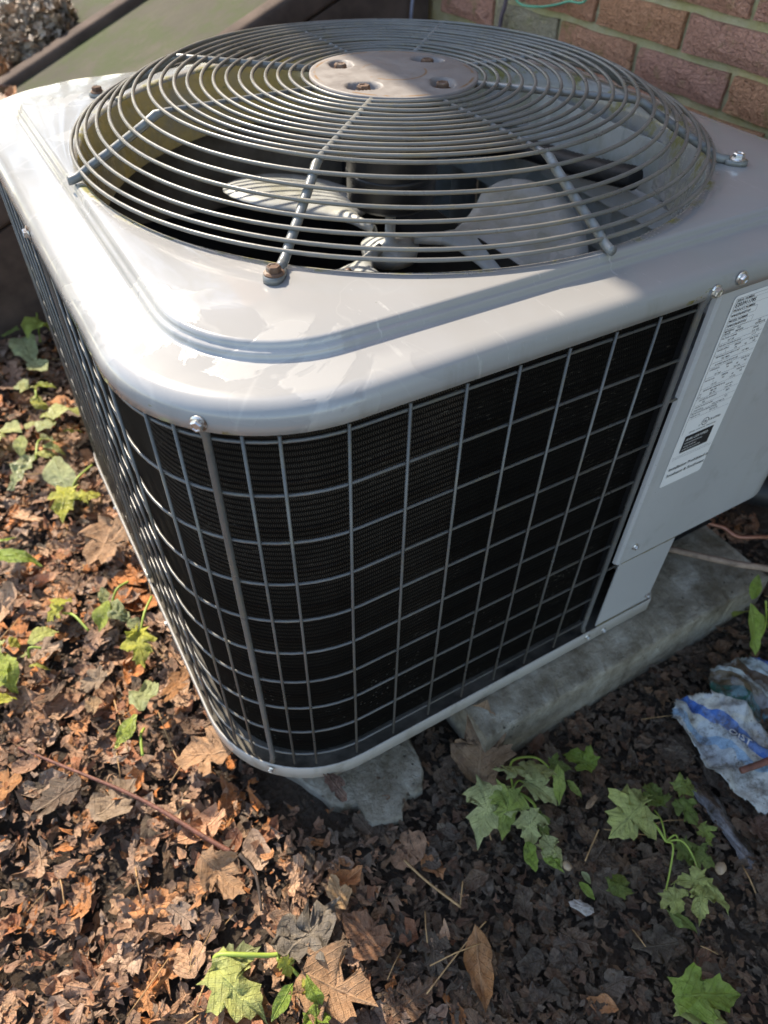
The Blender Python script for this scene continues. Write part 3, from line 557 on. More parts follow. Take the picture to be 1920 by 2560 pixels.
# ------------------------------------------------------------------ condenser unit
UNIT = empty('condenser_unit', (0, 0, 0.0705), 'square cream and grey air conditioner condenser with round fan guard on top', 'air conditioner')
HW = 0.3917; RC = 0.134
CR = (0.134, 0.134, 0.134, 0.075)
def build_top():
    N = 256; th = [2*math.pi*(i+0.5)/N for i in range(N)]
    prof = [('c', 0.3235, 0.545), ('c', 0.3245, 0.585), ('c', 0.3275, 0.606), ('c', 0.331, 0.6165), ('c', 0.3335, 0.6205), ('c', 0.3365, 0.6212),
            ('s', 0.3405, 0.092, 0.6211), ('s', 0.3425, 0.094, 0.6207), ('s', 0.3437, 0.0953, 0.6196), ('s', 0.3445, 0.096, 0.6178), ('s', 0.3449, 0.0965, 0.6160), ('s', 0.3458, 0.0973, 0.6152), ('s', 0.3474, 0.099, 0.6149), ('s', 0.3482, 0.0998, 0.6142), ('s', 0.3487, 0.1003, 0.6126), ('s', 0.3491, 0.1007, 0.6106), ('s', 0.3500, 0.1015, 0.6095), ('s', 0.352, 0.103, 0.6091),
            ('s', 0.3805, 0.122, 0.6088), ('s', 0.3865, 0.127, 0.6079), ('s', 0.3910, 0.131, 0.6058), ('s', 0.3942, 0.1335, 0.6022), ('s', 0.3958, 0.135, 0.5978), ('s', 0.3963, 0.1355, 0.5935), ('s', 0.3964, 0.1356, 0.5862),
            ('s', 0.3950, 0.134, 0.5858), ('s', 0.3948, 0.134, 0.594)]
    V = []
    for p in prof:
        for t in th:
            if p[0] == 'c': r = p[1]
            else:
                q = 0.075/0.134*p[2]; r = rsq_r(t, p[1], (p[2], p[2], p[2], q))
                if p[1] < 0.345: r = max(r, 0.3368+(p[1]-0.3405)*0.4)
            V.append((r*math.cos(t), r*math.sin(t), p[-1]))
    F = []
    for k in range(len(prof)-1):
        for i in range(N): F.append((k*N+i, k*N+(i+1) % N, (k+1)*N+(i+1) % N, (k+1)*N+i))
    top = mk('top_panel', V, F, M['deck'], UNIT)
    for loc, nrm, mt in [((0.0798, -0.3965, 0.5925), (0, -1, 0), 'screw'), ((0.109, -0.3965, 0.5975), (0, -1, 0), 'screw'), ((-0.3567, -0.3567, 0.5925), (-1, -1, 0), 'screw'), ((-0.3965, -0.023, 0.5955), (-1, 0, 0), 'screw'), ((-0.3567, 0.3567, 0.5925), (-1, 1, 0), 'screw')]:
        mk('screw', *xform(hexbolt(0.86), orient(nrm, loc, random.random())), M[mt], top, smooth=False)
build_top()

def build_guard():
    # hub plate with four stamped pockets
    az = [R(a) for a in (127, 210, 23, -68)]; rb = 0.062
    NR, NA = 46, 150; RH = 0.0885; V = [(0, 0, 0.6768)]; F = []
    def hz(x, y):
        r = math.hypot(x, y); z = 0.6768-0.002*(r/RH)**2
        for a in az:
            cx, cy = rb*math.cos(a), rb*math.sin(a)
            u = (x-cx)*math.cos(a-0.9)+(y-cy)*math.sin(a-0.9); w = -(x-cx)*math.sin(a-0.9)+(y-cy)*math.cos(a-0.9)
            d = math.hypot(max(abs(u)-0.006, 0), w); k = min(max((0.0125-d)/0.004, 0), 1); z -= 0.0085*k*k*(3-2*k)
        return z
    for i in range(1, NR+1):
        for k in range(NA):
            r = RH*i/NR; a = 2*math.pi*k/NA; x, y = r*math.cos(a), r*math.sin(a); V.append((x, y, hz(x, y)))
    for k in range(NA): V.append((RH*1.006*math.cos(2*math.pi*k/NA), RH*1.006*math.sin(2*math.pi*k/NA), 0.6722))
    F += [(0, 1+k, 1+(k+1) % NA) for k in range(NA)]
    for i in range(NR):
        for k in range(NA): F.append((1+i*NA+k, 1+(i+1)*NA+k, 1+(i+1)*NA+(k+1) % NA, 1+i*NA+(k+1) % NA))
    t = NT('hub_enamel'); x, y, z = t.sep()
    rad = t.math('SQRT', t.math('ADD', t.math('MULTIPLY', x, x), t.math('MULTIPLY', y, y)))
    nz = t.noise(24.0, 5, 0.7)
    ru = t.math('MAXIMUM', band(t, rad, 0.0815, 0.0850, 0.0012), band(t, rad, 0.0325, 0.0352, 0.001))
    ru = t.math('MULTIPLY', ru, t.ramp(nz, [(0.46, 0.0), (0.52, 1.0)]))
    col = t.mix(t.ramp(t.noise(30, 5, 0.7), [(0.3, 0.0), (0.7, 1.0)]), (0.18, 0.158, 0.145), (0.25, 0.225, 0.205))
    col = t.mix(ru, col, (0.20, 0.10, 0.03))
    t.set(color=col, rough=t.ramp(t.noise(60, 4), [(0.3, 0.4), (0.7, 0.65)]), normal=t.bump(t.noise(260.0, 3), 0.25, 0.0006))
    g = mk('fan_guard', V, F, t.m, UNIT)
    for a in az:
        mk('bolt', *xform(hexbolt(1.35), orient((0, 0, 1), (rb*math.cos(a), rb*math.sin(a), 0.6690), a)), M['rusty'], g, smooth=False)
    # rings
    prof = [(0.0955+0.01295*i, 0.673) for i in range(13)]+[(0.267, 0.6665), (0.2815, 0.6605), (0.2930, 0.6542), (0.3050, 0.6482), (0.3178, 0.6425), (0.3285, 0.6368), (0.3352, 0.6312)]
    for r, z in prof:
        n = 120; ph = random.random()*6
        P = [((r+0.0007*math.sin(2*a+ph))*math.cos(a), (r+0.0007*math.sin(3*a+ph))*math.sin(a), z+0.0006*math.sin(4*a+ph)) for a in (2*math.pi*i/n for i in range(n))]
        mk('ring', *tube(P, 0.0019, 8, True), M['guard'], g)
    for k in range(8):
        a = R(45*k); c, s = math.cos(a), math.sin(a); corner = k % 2 == 1
        P = [(0.084, 0.6712), (0.245, 0.6705), (0.256, 0.6685), (0.270, 0.6605), (0.300, 0.6455), (0.325, 0.6340), (0.338, 0.6268), (0.345, 0.6250), (0.352 if corner else 0.348, 0.6250)]
        rr = [0.0034 if corner else 0.0024]*2+[0.0041]*(len(P)-2)
        sp = tube([(r*c, r*s, z) for r, z in P], rr, 10)
        prts = [sp]
        if corner:
            tab = []
            for r, w in ((0.349, 0.0052), (0.353, 0.0072), (0.364, 0.0078), (0.369, 0.0058), (0.371, 0.002)):
                tab.append((r, w))
            V2 = []; F2 = []
            for z in (0.6213, 0.6258):
                for r, w in tab: V2.append((r*c-w*s, r*s+w*c, z))
                for r, w in tab[::-1]: V2.append((r*c+w*s, r*s-w*c, z))
            m_ = len(tab)*2
            F2.append(tuple(range(m_))[::-1]); F2.append(tuple(range(m_, 2*m_)))
            for i in range(m_): F2.append((i, (i+1) % m_, m_+(i+1) % m_, m_+i))
            prts.append((V2, F2))
        leg = mk('guard_leg', *join(prts), M['leg'], g)
        if corner:
            rusted = k == 5
            mk('bolt', *xform(hexbolt(1.12), orient((0, 0, 1), (0.3605*c, 0.3605*s, 0.6259), 0.3*k)), M['rusty' if k in (5, 3) else 'screw'], g, smooth=False)
        else:
            pass
    # weld beads where the front spokes cross the rings
    beads = []
    for k in (4, 5, 6, 7):
        a = R(45*k)
        for r, z in prof[:13]:
            beads.append(xform(lathe([(0.0018, -0.0012), (0.0026, 0), (0.0014, 0.0014)], 8), Matrix.Translation((r*math.cos(a), r*math.sin(a), 0.6708))))
    b = mk('weld_beads', *join(beads), M['guard'], g); b['kind'] = 'stuff'
build_guard()

def build_wire_guard():
    px = 0.0484; zs = [0.575-0.05029*j for j in range(10)]
    xs = [0.0248-px*k for k in range(6)]
    posts = [(0.0748, -HW-0.0005), ]
    def corner_pt(deg, hw=HW, rc=RC):
        k = hw-rc; a = R(180+deg); return (-k+rc*math.cos(a), -k+rc*math.sin(a))
    posts.append(corner_pt(45.3, HW+0.001))
    mids = [(-HW, -0.023), corner_pt(45, HW+0.001)]
    pm = []
    for (x, y) in [posts[0], posts[1], (-HW-0.0005, -0.0235), (-0.353, 0.353)]:
        pm.append(tube([(x*1.006, y*1.006, 0.5955), (x*1.003, y*1.003, 0.588), (x, y, 0.578), (x, y, 0.112), (x*1.006, y*1.006, 0.104)], [0.0036, 0.0044, 0.0030, 0.0030, 0.0033], 10))
    g = mk('wire_guard', *pm[1], M['wire'], UNIT)
    for k in (0, 2, 3): mk('post', *pm[k], M['wire'], g)
    for j, z in enumerate(zs):
        start = 0.0975 if j in (2, 7) else 0.0748
        P = [(x, y, z+0.0004*math.sin(9*x+7*y+j)) for x, y in rsq_path(HW-0.0008, RC-0.0008, start, 0.30, 16)]
        mk('horizontal_wire', *tube(P, 0.00145, 7), M['wire'], g)
    vpos = [(x, -HW-0.0016) for x in xs]+[corner_pt(d, HW+0.0016, RC+0.0016) for d in (86.6, 66.4, 55.9, 35.0, 24.2, 3.4)]
    y = -0.2656+px
    while y < 0.23: 
        if abs(y+0.0235) > 0.012: vpos.append((-HW-0.0016, y))
        y += px
    k = HW-RC
    for d in (3.4, 24, 35, 56, 66, 86.6): vpos.append((-k-(RC+0.0016)*math.cos(R(d)), k+(RC+0.0016)*math.sin(R(d))))
    for i in range(11): vpos.append((-0.2172+px*i, HW+0.0016))
    for (x, y) in vpos:
        dx, dy = random.uniform(-1, 1)*0.0007, random.uniform(-1, 1)*0.0007
        mk('vertical_wire', *tube([(x, y, 0.5825), (x+dx, y+dy, 0.35), (x, y, 0.1035)], 0.00135, 7), M['wire'], g)
build_wire_guard()

DIRT = mat_plain('seam_algae', (0.15, 0.12, 0.05), 0.95, 200, 0.6)
def build_body():
    # finned coil wrapped round three sides
    def wall(h, r, z0, z1, start, end, nz=2):
        P = rsq_path(h, r, start, end, 14); V = []; F = []; n = len(P)
        for k in range(nz+1):
            for x, y in P: V.append((x, y, z0+(z1-z0)*k/nz))
        for k in range(nz):
            for i in range(n-1): F.append((k*n+i, k*n+i+1, (k+1)*n+i+1, (k+1)*n+i))
        return V, F
    co = wall(0.3755, 0.119, 0.098, 0.594, 0.086, 0.27); ci = wall(0.342, 0.09, 0.0905, 0.594, 0.086, 0.27)
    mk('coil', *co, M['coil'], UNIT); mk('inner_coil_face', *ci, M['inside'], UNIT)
    # thin black end-plate at the edge of the coil
    mk('coil_end_plate', *box(0.0865, 0.0895, -0.384, -0.335, 0.1, 0.594), M['black'], UNIT, smooth=False)
    # base pan: tray floor plus rim
    def out(h, r):
        k = h-r; P = []
        for c0, a0 in (((-k, k), 90), ((-k, -k), 180)):
            for i in range(15): a = R(a0+90*i/14); P.append((c0[0]+r*math.cos(a), c0[1]+r*math.sin(a)))
        P += [(0.0, -h), (0.197-(0.396-h), -h), (h, -0.197+(0.396-h)), (h, k)]
        for i in range(1, 14): a = R(90*i/14); P.append((k+r*math.cos(a), k+r*math.sin(a)))
        return P
    A = out(0.3972, 0.138); B = out(0.3952, 0.136); D = out(0.372, 0.115)
    n = len(A); V = [(x, y, 0.0745) for x, y in B]+[(x, y, 0.0740) for x, y in A]+[(x, y, 0.0985) for x, y in A]+[(x, y, 0.0988) for x, y in B]+[(x, y, 0.0965) for x, y in B]+[(x, y, 0.0900) for x, y in D]
    F = []; mi = []
    for r in range(5):
        for i in range(n): F.append((r*n+i, r*n+(i+1) % n, (r+1)*n+(i+1) % n, (r+1)*n+i)); mi.append(0 if r < 4 else 1)
    F.append(tuple(5*n+i for i in range(n))); mi.append(1); F.append(tuple(range(n))[::-1]); mi.append(0)
    pan = mk('base_pan', V, F, M['rim'], UNIT, mats=[M['pan']], midx=mi)
    mod_bevel(pan, 0.0006, 1)
    for loc, nrm in [((0.1135, -0.3974, 0.0845), (0, -1, 0)), ((0.083, -0.3974, 0.090), (0, -1, 0)), ((-0.3585, -0.3585, 0.093), (-1, -1, 0)), ((-0.397, -0.10, 0.09), (-1, 0, 0)), ((-0.397, 0.15, 0.09), (-1, 0, 0))]:
        mk('screw', *xform(hexbolt(0.62), orient(nrm, loc, random.random())), M['screw'], pan, smooth=False)
    # upper service panel wrapping the right front corner
    def panel(z0, z1, x0, h, r, yend, th=0.0012, lip=True):
        k = h-r; P = []
        if lip: P += [(x0-0.0045, -h+0.006), (x0-0.003, -h+0.0022)]
        P += [(x0, -h), (x0+0.003, -h), (x0+0.02, -h)]
        if r:
            P.append((k-0.006, -h))
            for i in range(29): a = R(270+90*i/28); P.append((k+r*math.cos(a), -k+r*math.sin(a)))
            P.append((h, yend))
        Q = P; n = len(Q); V = [(x, y, z) for z in (z0, z1) for x, y in Q]
        F = [(i, i+1, n+i+1, n+i) for i in range(n-1)]; return V, F
    sp = mk('service_panel', *panel(0.2295, 0.590, 0.0948, 0.3952, 0.066, 0.30), M['panel'], UNIT, smooth=False)
    so_ = sp.modifiers.new('solid', 'SOLIDIFY'); so_.thickness = 0.0014; so_.offset = -1
    mk('screw', *xform(hexbolt(0.66), orient((0, -1, 0), (0.1134, -0.3956, 0.2525), 0.4)), M['screw'], sp, smooth=False)
    V, F = box(0.0985, 0.1935, -0.3940, -0.3925, 0.0985, 0.236)
    lp = mk('lower_panel', V, F, M['panel'], UNIT, smooth=False)
    mk('screw', *xform(hexbolt(0.55), orient((0, -1, 0), (0.1885, -0.3946, 0.110), 0.4)), M['screw'], lp, smooth=False)
    for z_ in (0.2283, 0.0992): mk('seam_dirt', *tube([(0.1000+0.0155*i, -0.3948, z_+random.uniform(-.0005, .0005)) for i in range(7)], [random.uniform(.0004, .0011) for i in range(7)], 5), DIRT, lp)
    mk('panel_flange', *box(0.1905, 0.1935, -0.3924, -0.33, 0.0985, 0.236), M['panel'], UNIT, smooth=False)
    mk('divider_wall', *box(0.0905, 0.0925, -0.332, 0.30, 0.095, 0.50), M['inside'], UNIT, smooth=False)
    mk('recess_wall', *box(0.196, 0.199, -0.328, 0.25, 0.095, 0.23), M['inside'], UNIT, smooth=False)
    mk('recess_ceiling', *box(0.0935, 0.39, -0.335, 0.30, 0.2320, 0.2345), M['inside'], UNIT, smooth=False)
    # inside: pale control box wall, corrugated conduit
    mk('control_box', *join([box(0.300, 0.303, -0.30, 0.30, 0.44, 0.594), box(0.10, 0.30, 0.298, 0.301, 0.35, 0.594)]), M['galv'], UNIT, smooth=False)
    mk('control_cover', *box(0.285, 0.2985, -0.32, 0.24, 0.508, 0.536), M['panel'], UNIT, smooth=False)
    P = smoothpath([(0.235, 0.22, 0.50), (0.262, 0.10, 0.532), (0.268, -0.02, 0.545), (0.27, -0.12, 0.56)], 30); n = len(P)
    mk('conduit', *tube(P, [0.0125+(0.0014 if i % 2 else 0) for i in range(n)], 14), M['black'], UNIT)
    # back-left liner, dirty
    t = NT('dirty_liner'); c = t.ramp(t.noise(14, 6, 0.7), [(0.3, (0.10, 0.075, 0.05)), (0.6, (0.24, 0.20, 0.15)), (0.8, (0.36, 0.32, 0.26))]); t.set(color=c, rough=0.85)
    pth = rsq_path(0.338, 0.088, 0.05, 0.27, 14)[8:]
    n = len(pth); mk('liner', [(x, y, 0.43) for x, y in pth]+[(x, y, 0.594) for x, y in pth], [(i, i+1, n+i+1, n+i) for i in range(n-1)], t.m, UNIT)
    mk('rear_panel', *join([box(0.3905, 0.3935, 0.262, 0.34, 0.099, 0.594), box(0.262, 0.34, 0.3905, 0.3935, 0.099, 0.594)]), M['panel'], UNIT, smooth=False)
    mk('rear_corner_post', *join([tube([(0.365, 0.365, 0.099), (0.365, 0.365, 0.594)], 0.035, 12)]), M['panel'], UNIT)
    mk('inner_floor', *box(-0.335, 0.39, -0.335, 0.335, 0.0985, 0.0995), M['inside'], UNIT, smooth=False)
build_body()

def build_fan():
    hub = mk('fan', *lathe([(0.010, 0.470), (0.034, 0.472), (0.036, 0.488), (0.020, 0.492), (0.0065, 0.494), (0.0062, 0.535)], 28), M['galv'], UNIT)
    for a0 in (-26, 100, 214):
        a0 = R(a0); nu, nv = 12, 8; V = []; F = []
        for i in range(nu+1):
            s = i/nu; r = 0.030+0.212*s
            half = R(7+29*min(1, max(0, s-0.22)*2.6)**0.7)*(1 if s < 0.75 else 1-0.32*((s-0.75)/0.25)**2)
            for k in range(nv+1):
                w = -1+2*k/nv; a = a0+half*w; tilt = w*half*r*math.tan(R(13))
                V.append((r*math.cos(a), r*math.sin(a), 0.492+tilt+0.010*(1-w*w)))
        for i in range(nu):
            for k in range(nv): F.append((i*(nv+1)+k, i*(nv+1)+k+1, (i+1)*(nv+1)+k+1, (i+1)*(nv+1)+k))
        b = mk('fan_blade', V, F, M['galv'], hub); sm = b.modifiers.new('solid', 'SOLIDIFY'); sm.thickness = 0.0012
        mk('rivet', *xform(lathe([(0.004, 0), (0.004, 0.001), (0.002, 0.0024)], 10), Matrix.Translation((0.11*math.cos(a0), 0.11*math.sin(a0), 0.5035))), M['screw'], b)
    mo = mk('motor', *lathe([(0.02, 0.540), (0.046, 0.542), (0.052, 0.549), (0.052, 0.640), (0.046, 0.652), (0.03, 0.655), (0.03, 0.668)], 36), M['motor'], UNIT)
    mk('motor_band', *lathe([(0.0522, 0.572), (0.0530, 0.574), (0.0530, 0.578), (0.0522, 0.580)], 36), M['motor'], mo)
build_fan()

# ------------------------------------------------------------------ rating label
def text_mesh(items):
    """items: (text, x, y, size, align) in label metres; returns flat verts, faces"""
    V = []; F = []
    for body, x, y, size, al in items:
        cu = bpy.data.curves.new('t', 'FONT'); cu.body = body; cu.size = size; cu.align_x = al; cu.resolution_u = 2; cu.offset = size*0.012
        ob = bpy.data.objects.new('t', cu); COL.objects.link(ob)
        dg = bpy.context.evaluated_depsgraph_get(); dg.update(); me = bpy.data.meshes.new_from_object(ob.evaluated_get(dg))
        k = len(V); V += [(v.co.x+x, v.co.y+y) for v in me.vertices]; F += [tuple(i+k for i in p.vertices) for p in me.polygons]
        bpy.data.objects.remove(ob); bpy.data.curves.remove(cu); bpy.data.meshes.remove(me)
    return V, F
def build_label():
    W, H = 0.0645, 0.2300; X0, Z1 = 0.1133, 0.5785; Y = -0.3952
    t = NT('label_paper'); t.set(color=t.mix(t.noise(40, 4), (0.82, 0.81, 0.78), (0.87, 0.86, 0.84)), rough=0.35)
    n = 5; V = []; r = 0.004
    for cx, cy, a0 in ((W-r, -r, 0), (r, -r, 90), (r, -H+r, 180), (W-r, -H+r, 270)):
        for i in range(n): a = R(a0+90*i/(n-1)); V.append((X0+cx+r*math.cos(a), Y-0.0007, Z1+cy+r*math.sin(a)))
    lab = mk('label', V, [tuple(range(len(V)))], t.m, bpy.data.objects['service_panel'], smooth=False)
    ink = NT('label_ink'); ink.set(color=(0.02, 0.02, 0.022), rough=0.5)
    L = []; B = []
    def bar(x0, x1, y0, y1): B.append((x0, x1, y0, y1))
    def rule(y): bar(0.003, W-0.002, y-0.00012, y+0.00012)
    bar(0.0029, 0.0032, -0.198, -0.004); bar(0.003, W-0.002, -0.0041, -0.0038)
    y = -0.0075
    L += [('SERIAL NUMBER', 0.0045, -0.0078, 0.0042, 'LEFT'), ('E203911785', 0.0045, -0.0146, 0.0074, 'LEFT'), ('PRODUCT NUMBER', 0.0045, -0.0205, 0.0044, 'LEFT'), ('N4A336AKF101', 0.0045, -0.0272, 0.0052, 'LEFT'),
          ('MODEL NUMBER', 0.0045, -0.0335, 0.0044, 'LEFT'), ('N4A336AKF101', 0.0045, -0.0402, 0.0052, 'LEFT')]
    for yy, w in ((-0.0085, 0.052), (-0.0215, 0.038), (-0.0345, 0.038)):
        bar(0.0036, w, yy-0.0001, yy+0.0001); bar(0.0036, w, yy-0.0079, yy-0.0077); bar(w-0.0001, w+0.0001, yy-0.0078, yy)
    rows = [(-0.0470, [('METERING', .0045), ('TXV', .021), ('NA', .050)]), (-0.0505, [('DEVICE', .0045), ('INDOOR', .020), ('OUTDOOR', .047)]), (-0.0560, [('FACTORY CHARGE', .0045), ('R410A', .047)]), (-0.0605, [('4.07  LBS', .014), ('2.12  KG', .047)]),
            (-0.0660, [('INDOOR TXV SUB COOLING', .0045), ('11  F', .049)]), (-0.0720, [('POWER SUPPLY', .0045), ('208-230', .028), ('VOLTS AC', .049)]), (-0.0765, [('1', .017), ('PH', .030), ('60', .044), ('HZ', .055)]),
            (-0.0820, [('PERMISSIBLE VOLTAGE AT UNIT', .0065)]), (-0.0865, [('253  MAX', .016), ('197  MIN', .044)]), (-0.0935, [('SUITABLE FOR OUTDOOR USE', .010)]),
            (-0.0995, [('COMPRESSOR', .0045), ('208/230', .028), ('VOLTS AC', .049)]), (-0.1040, [('1', .017), ('PH', .030), ('60', .044), ('HZ', .055)]), (-0.1085, [('15.0  RLA', .015), ('74.0  LRA', .042)]),
            (-0.1150, [('FAN MOTOR', .0045), ('208/230', .028), ('VOLTS AC', .049)]), (-0.1195, [('1', .017), ('PH', .030), ('60', .044), ('HZ', .055)]), (-0.1240, [('1/8  HP', .016), ('1.10  FLA', .042)]),
            (-0.1305, [('DESIGN/TEST PRESSURE GAGE', .008)]), (-0.1350, [('HI', .0045), ('480  PSI', .020), ('3309  KPA', .042)]), (-0.1395, [('LO', .0045), ('250  PSI', .020), ('1724  KPA', .042)]),
            (-0.1455, [('FAN REVOLUTIONS/MIN', .008), ('480R', .046)]), (-0.1500, [('700', .014)]), (-0.1560, [('MINIMUM CIRCUIT AMPS', .006), ('19.9', .048)]), (-0.1605, [('MAX FUSE 30', .006), ('MAX CKT BKR 30', .032)]), (-0.1655, [('SEE INSTALLATION INSTRUCTIONS', .0045)]), (-0.1700, [('MADE IN USA', .0045), ('SEE NOTE', .032)])]
    for yy, items in rows:
        for s, x in items: L.append((s, x, yy, 0.0036 if len(s) < 9 else 0.0031, 'LEFT'))
    for yy in (-0.0432, -0.0520, -0.0620, -0.0680, -0.0780, -0.0885, -0.0955, -0.1100, -0.1257, -0.1412, -0.1517, -0.1620, -0.1725): rule(yy)
    L = [(a_, x_, y_*0.79, z_*0.74, l_) for a_, x_, y_, z_, l_ in L]; B = [(a_, b_, c_*0.79, d_*0.79) for a_, b_, c_, d_ in B]
    # listing mark: circle with letters
    ringv = []
    for k in range(24):
        a = 2*math.pi*k/24
        for rr in (0.0050, 0.0043): ringv.append((0.0335+rr*math.cos(a), -0.1485+rr*math.sin(a)))
    L += [('UL', 0.0335, -0.1498, 0.0044, 'CENTER'), ('C', 0.0262, -0.1525, 0.0030, 'CENTER'), ('US LISTED', 0.0395, -0.1500, 0.0038, 'LEFT'), ('CENTRAL COOLING AIR CONDITIONER', 0.033, -0.1570, 0.0022, 'CENTER')]
    bar(0.0105, 0.0525, -0.1834, -0.1605)
    L += [('Installation Prohibited in', 0.0045, -0.2070, 0.0062, 'LEFT'), ('Southeast & Southwest', 0.0045, -0.2162, 0.0062, 'LEFT')]
    rule(-0.1880); rule(-0.1905)
    V, F = text_mesh(L); V = list(V)
    for x0, x1, y0, y1 in B:
        k = len(V); V += [(x0, y0), (x1, y0), (x1, y1), (x0, y1)]; F.append((k, k+1, k+2, k+3))
    k = len(V); V += ringv
    for i in range(24): j = (i+1) % 24; F.append((k+2*i, k+2*j, k+2*j+1, k+2*i+1))
    mk('label_print', [(X0+x, Y-0.00105, Z1+y) for x, y in V], F, ink.m, lab, smooth=False)
    V, F = text_mesh([('AHRI CERTIFIED', 0.0125, -0.1672, 0.0046, 'LEFT'), ('www.ahridirectory.org', 0.0125, -0.1715, 0.0028, 'LEFT'), ('Unitary Small AC', 0.0125, -0.1760, 0.0028, 'LEFT'), ('AHRI Standard 210/240', 0.0125, -0.1803, 0.0028, 'LEFT')])
    wi = NT('label_white_ink'); wi.set(color=(0.72, 0.71, 0.68), rough=0.5)
    mk('label_white_print', [(X0+x, Y-0.0014, Z1+y) for x, y in V], F, wi.m, lab, smooth=False)
build_label()

# ------------------------------------------------------------------ leaves
MAPLE = [(0, 0), (.09, -.05), (.20, -.02), (.38, -.10), (.30, .05), (.34, .13), (.47, .19), (.62, .33), (.50, .36), (.47, .43), (.36, .40), (.22, .38), (.26, .52), (.36, .66), (.24, .68), (.20, .80), (.10, .84), (0, 1.05)]
def outline(kind, r, jag=0.02):
    if kind == 'maple':
        h = [(x, y) for x, y in MAPLE]; pts = h+[(-x, y) for x, y in h[-2:0:-1]]
        P = np.array(pts); P[:, 0] *= 1.0
    elif kind == 'oval':
        n = 11; P = []
        for i in range(n+1): s = i/n; P.append((0.5*math.sin(math.pi*s**0.85)**0.9*(1-0.12*s), s))
        P = np.array(P+[(-x, y) for x, y in P[-2:0:-1]])
    elif kind == 'frag':
        n = r.integers(8, 13); a = np.sort((np.arange(n)+r.uniform(-.35, .35, n))*2*np.pi/n); rad = r.uniform(0.22, 0.6, n)
        P = np.stack([rad*np.cos(a)*r.uniform(.5, 1), 0.5+rad*np.sin(a)], 1)
    P = P+r.normal(0, jag, P.shape); return P
def leaf_mesh(kind, r, fold=0.25, curl=0.3, crump=0.06, jag=0.02, w=1.0, tear=0.0, rings=(0.4, 0.72, 1.0), full=0.0, roll=0.0):
    """unit-length leaf along +y with its base at the origin"""
    P = outline(kind, r, jag); c = np.array([0.0, 0.38 if kind == 'maple' else 0.5])
    if kind == 'frag': c = P.mean(0)
    if full:                                   # shallower lobes: pull the outline towards an ellipse
        d = P-c; a = np.arctan2(d[:, 1], d[:, 0]); el = np.stack([0.46*np.cos(a), 0.60*np.sin(a)], 1); P = c+d*(1-full)+el*full
    if tear:
        k = r.random(len(P)) < tear; P[k] = c+(P[k]-c)*r.uniform(0.45, 0.85, (k.sum(), 1))
    n = len(P); V = [c]
    for f in rings: V += list(c+(P-c)*f)
    V = np.array(V); F = [(0, 1+i, 1+(i+1) % n) for i in range(n)]
    for q in range(len(rings)-1):
        o = 1+q*n
        for i in range(n): F += [(o+i, o+n+i, o+n+(i+1) % n), (o+i, o+n+(i+1) % n, o+(i+1) % n)]
    x, y = V[:, 0]*w, V[:, 1]
    z = fold*np.abs(x)+curl*((y-0.4)**2-0.1)
    k = r.normal(0, 1, (5, 2))*np.array([[5], [7], [9], [12], [16]]); ph = r.uniform(0, 6.28, 5); dd = np.hypot(x, y-0.4)
    for i in range(5): z = z+crump*(1.0, 1.0, .7, .5, .35)[i]*(np.abs(np.sin(k[i, 0]*x+k[i, 1]*y+ph[i]))*1.6-1)*(0.35+dd)
    if roll:                                   # edges rolled over towards the middle
        z = z+roll*dd**2*1.6; x = x*(1-0.45*abs(roll)*np.abs(x)*2)
    if crump > 0.05:
        x = x+crump*0.5*np.sin(9*y+ph[0]); y = y+crump*0.5*np.sin(9*x+ph[1])
    return np.stack([x, y, z], 1), F

LEAFCOL = dict(pale=(0.62, 0.66, 0.26), light=(0.58, 0.63, 0.17), mid=(0.32, 0.43, 0.06), deep=(0.19, 0.29, 0.03), bright=(0.30, 0.46, 0.035), yellow=(0.62, 0.62, 0.06), yellowgreen=(0.44, 0.54, 0.06), blue=(0.44, 0.50, 0.22),
               tan=(0.46, 0.24, 0.115), tanlight=(0.60, 0.36, 0.17), orange=(0.46, 0.18, 0.045), brown=(0.26, 0.145, 0.075), darkred=(0.13, 0.05, 0.035), grey=(0.19, 0.16, 0.13), rust=(0.28, 0.11, 0.045), greytan=(0.36, 0.245, 0.16))
def place_leaf(name, spec, parent=None, z0=0.02, seed=0, mat='green', fold=0.2, curl=-0.25, crump=0.03, zb=None, zt=None, tear=0.0, jag=0.012, full=0.22):
    bx, by, tx, ty, kind, col, w, lift = spec; r = np.random.default_rng(seed)
    L = math.hypot(tx-bx, ty-by); V, F = leaf_mesh(kind, r, fold, curl, crump, jag, w, tear, (0.3, 0.55, 0.8, 1.0), full if kind == 'maple' else 0)
    b = Vector((bx, by, z0+lift if zb is None else zb)); tp = Vector((tx, ty, z0+lift*0.4 if zt is None else zt))
    yv = (tp-b); L = yv.length; yv.normalize(); xv = yv.cross(Vector((0, 0, 1))).normalized(); zv = xv.cross(yv)
    W = [b+L*(xv*v[0]+yv*v[1]+zv*v[2]) for v in V]
    c = np.array(LEAFCOL[col]); cs = np.clip(c*r.normal(1, 0.10, (len(V), 1)), 0, 1)
    nn = (len(V)-1)//3
    if kind == 'maple' or kind == 'oval': cs[0] = cs[0]*1.15
    o = mk(name, W, F, M[mat], parent, cols=cs, leaf=V); return o

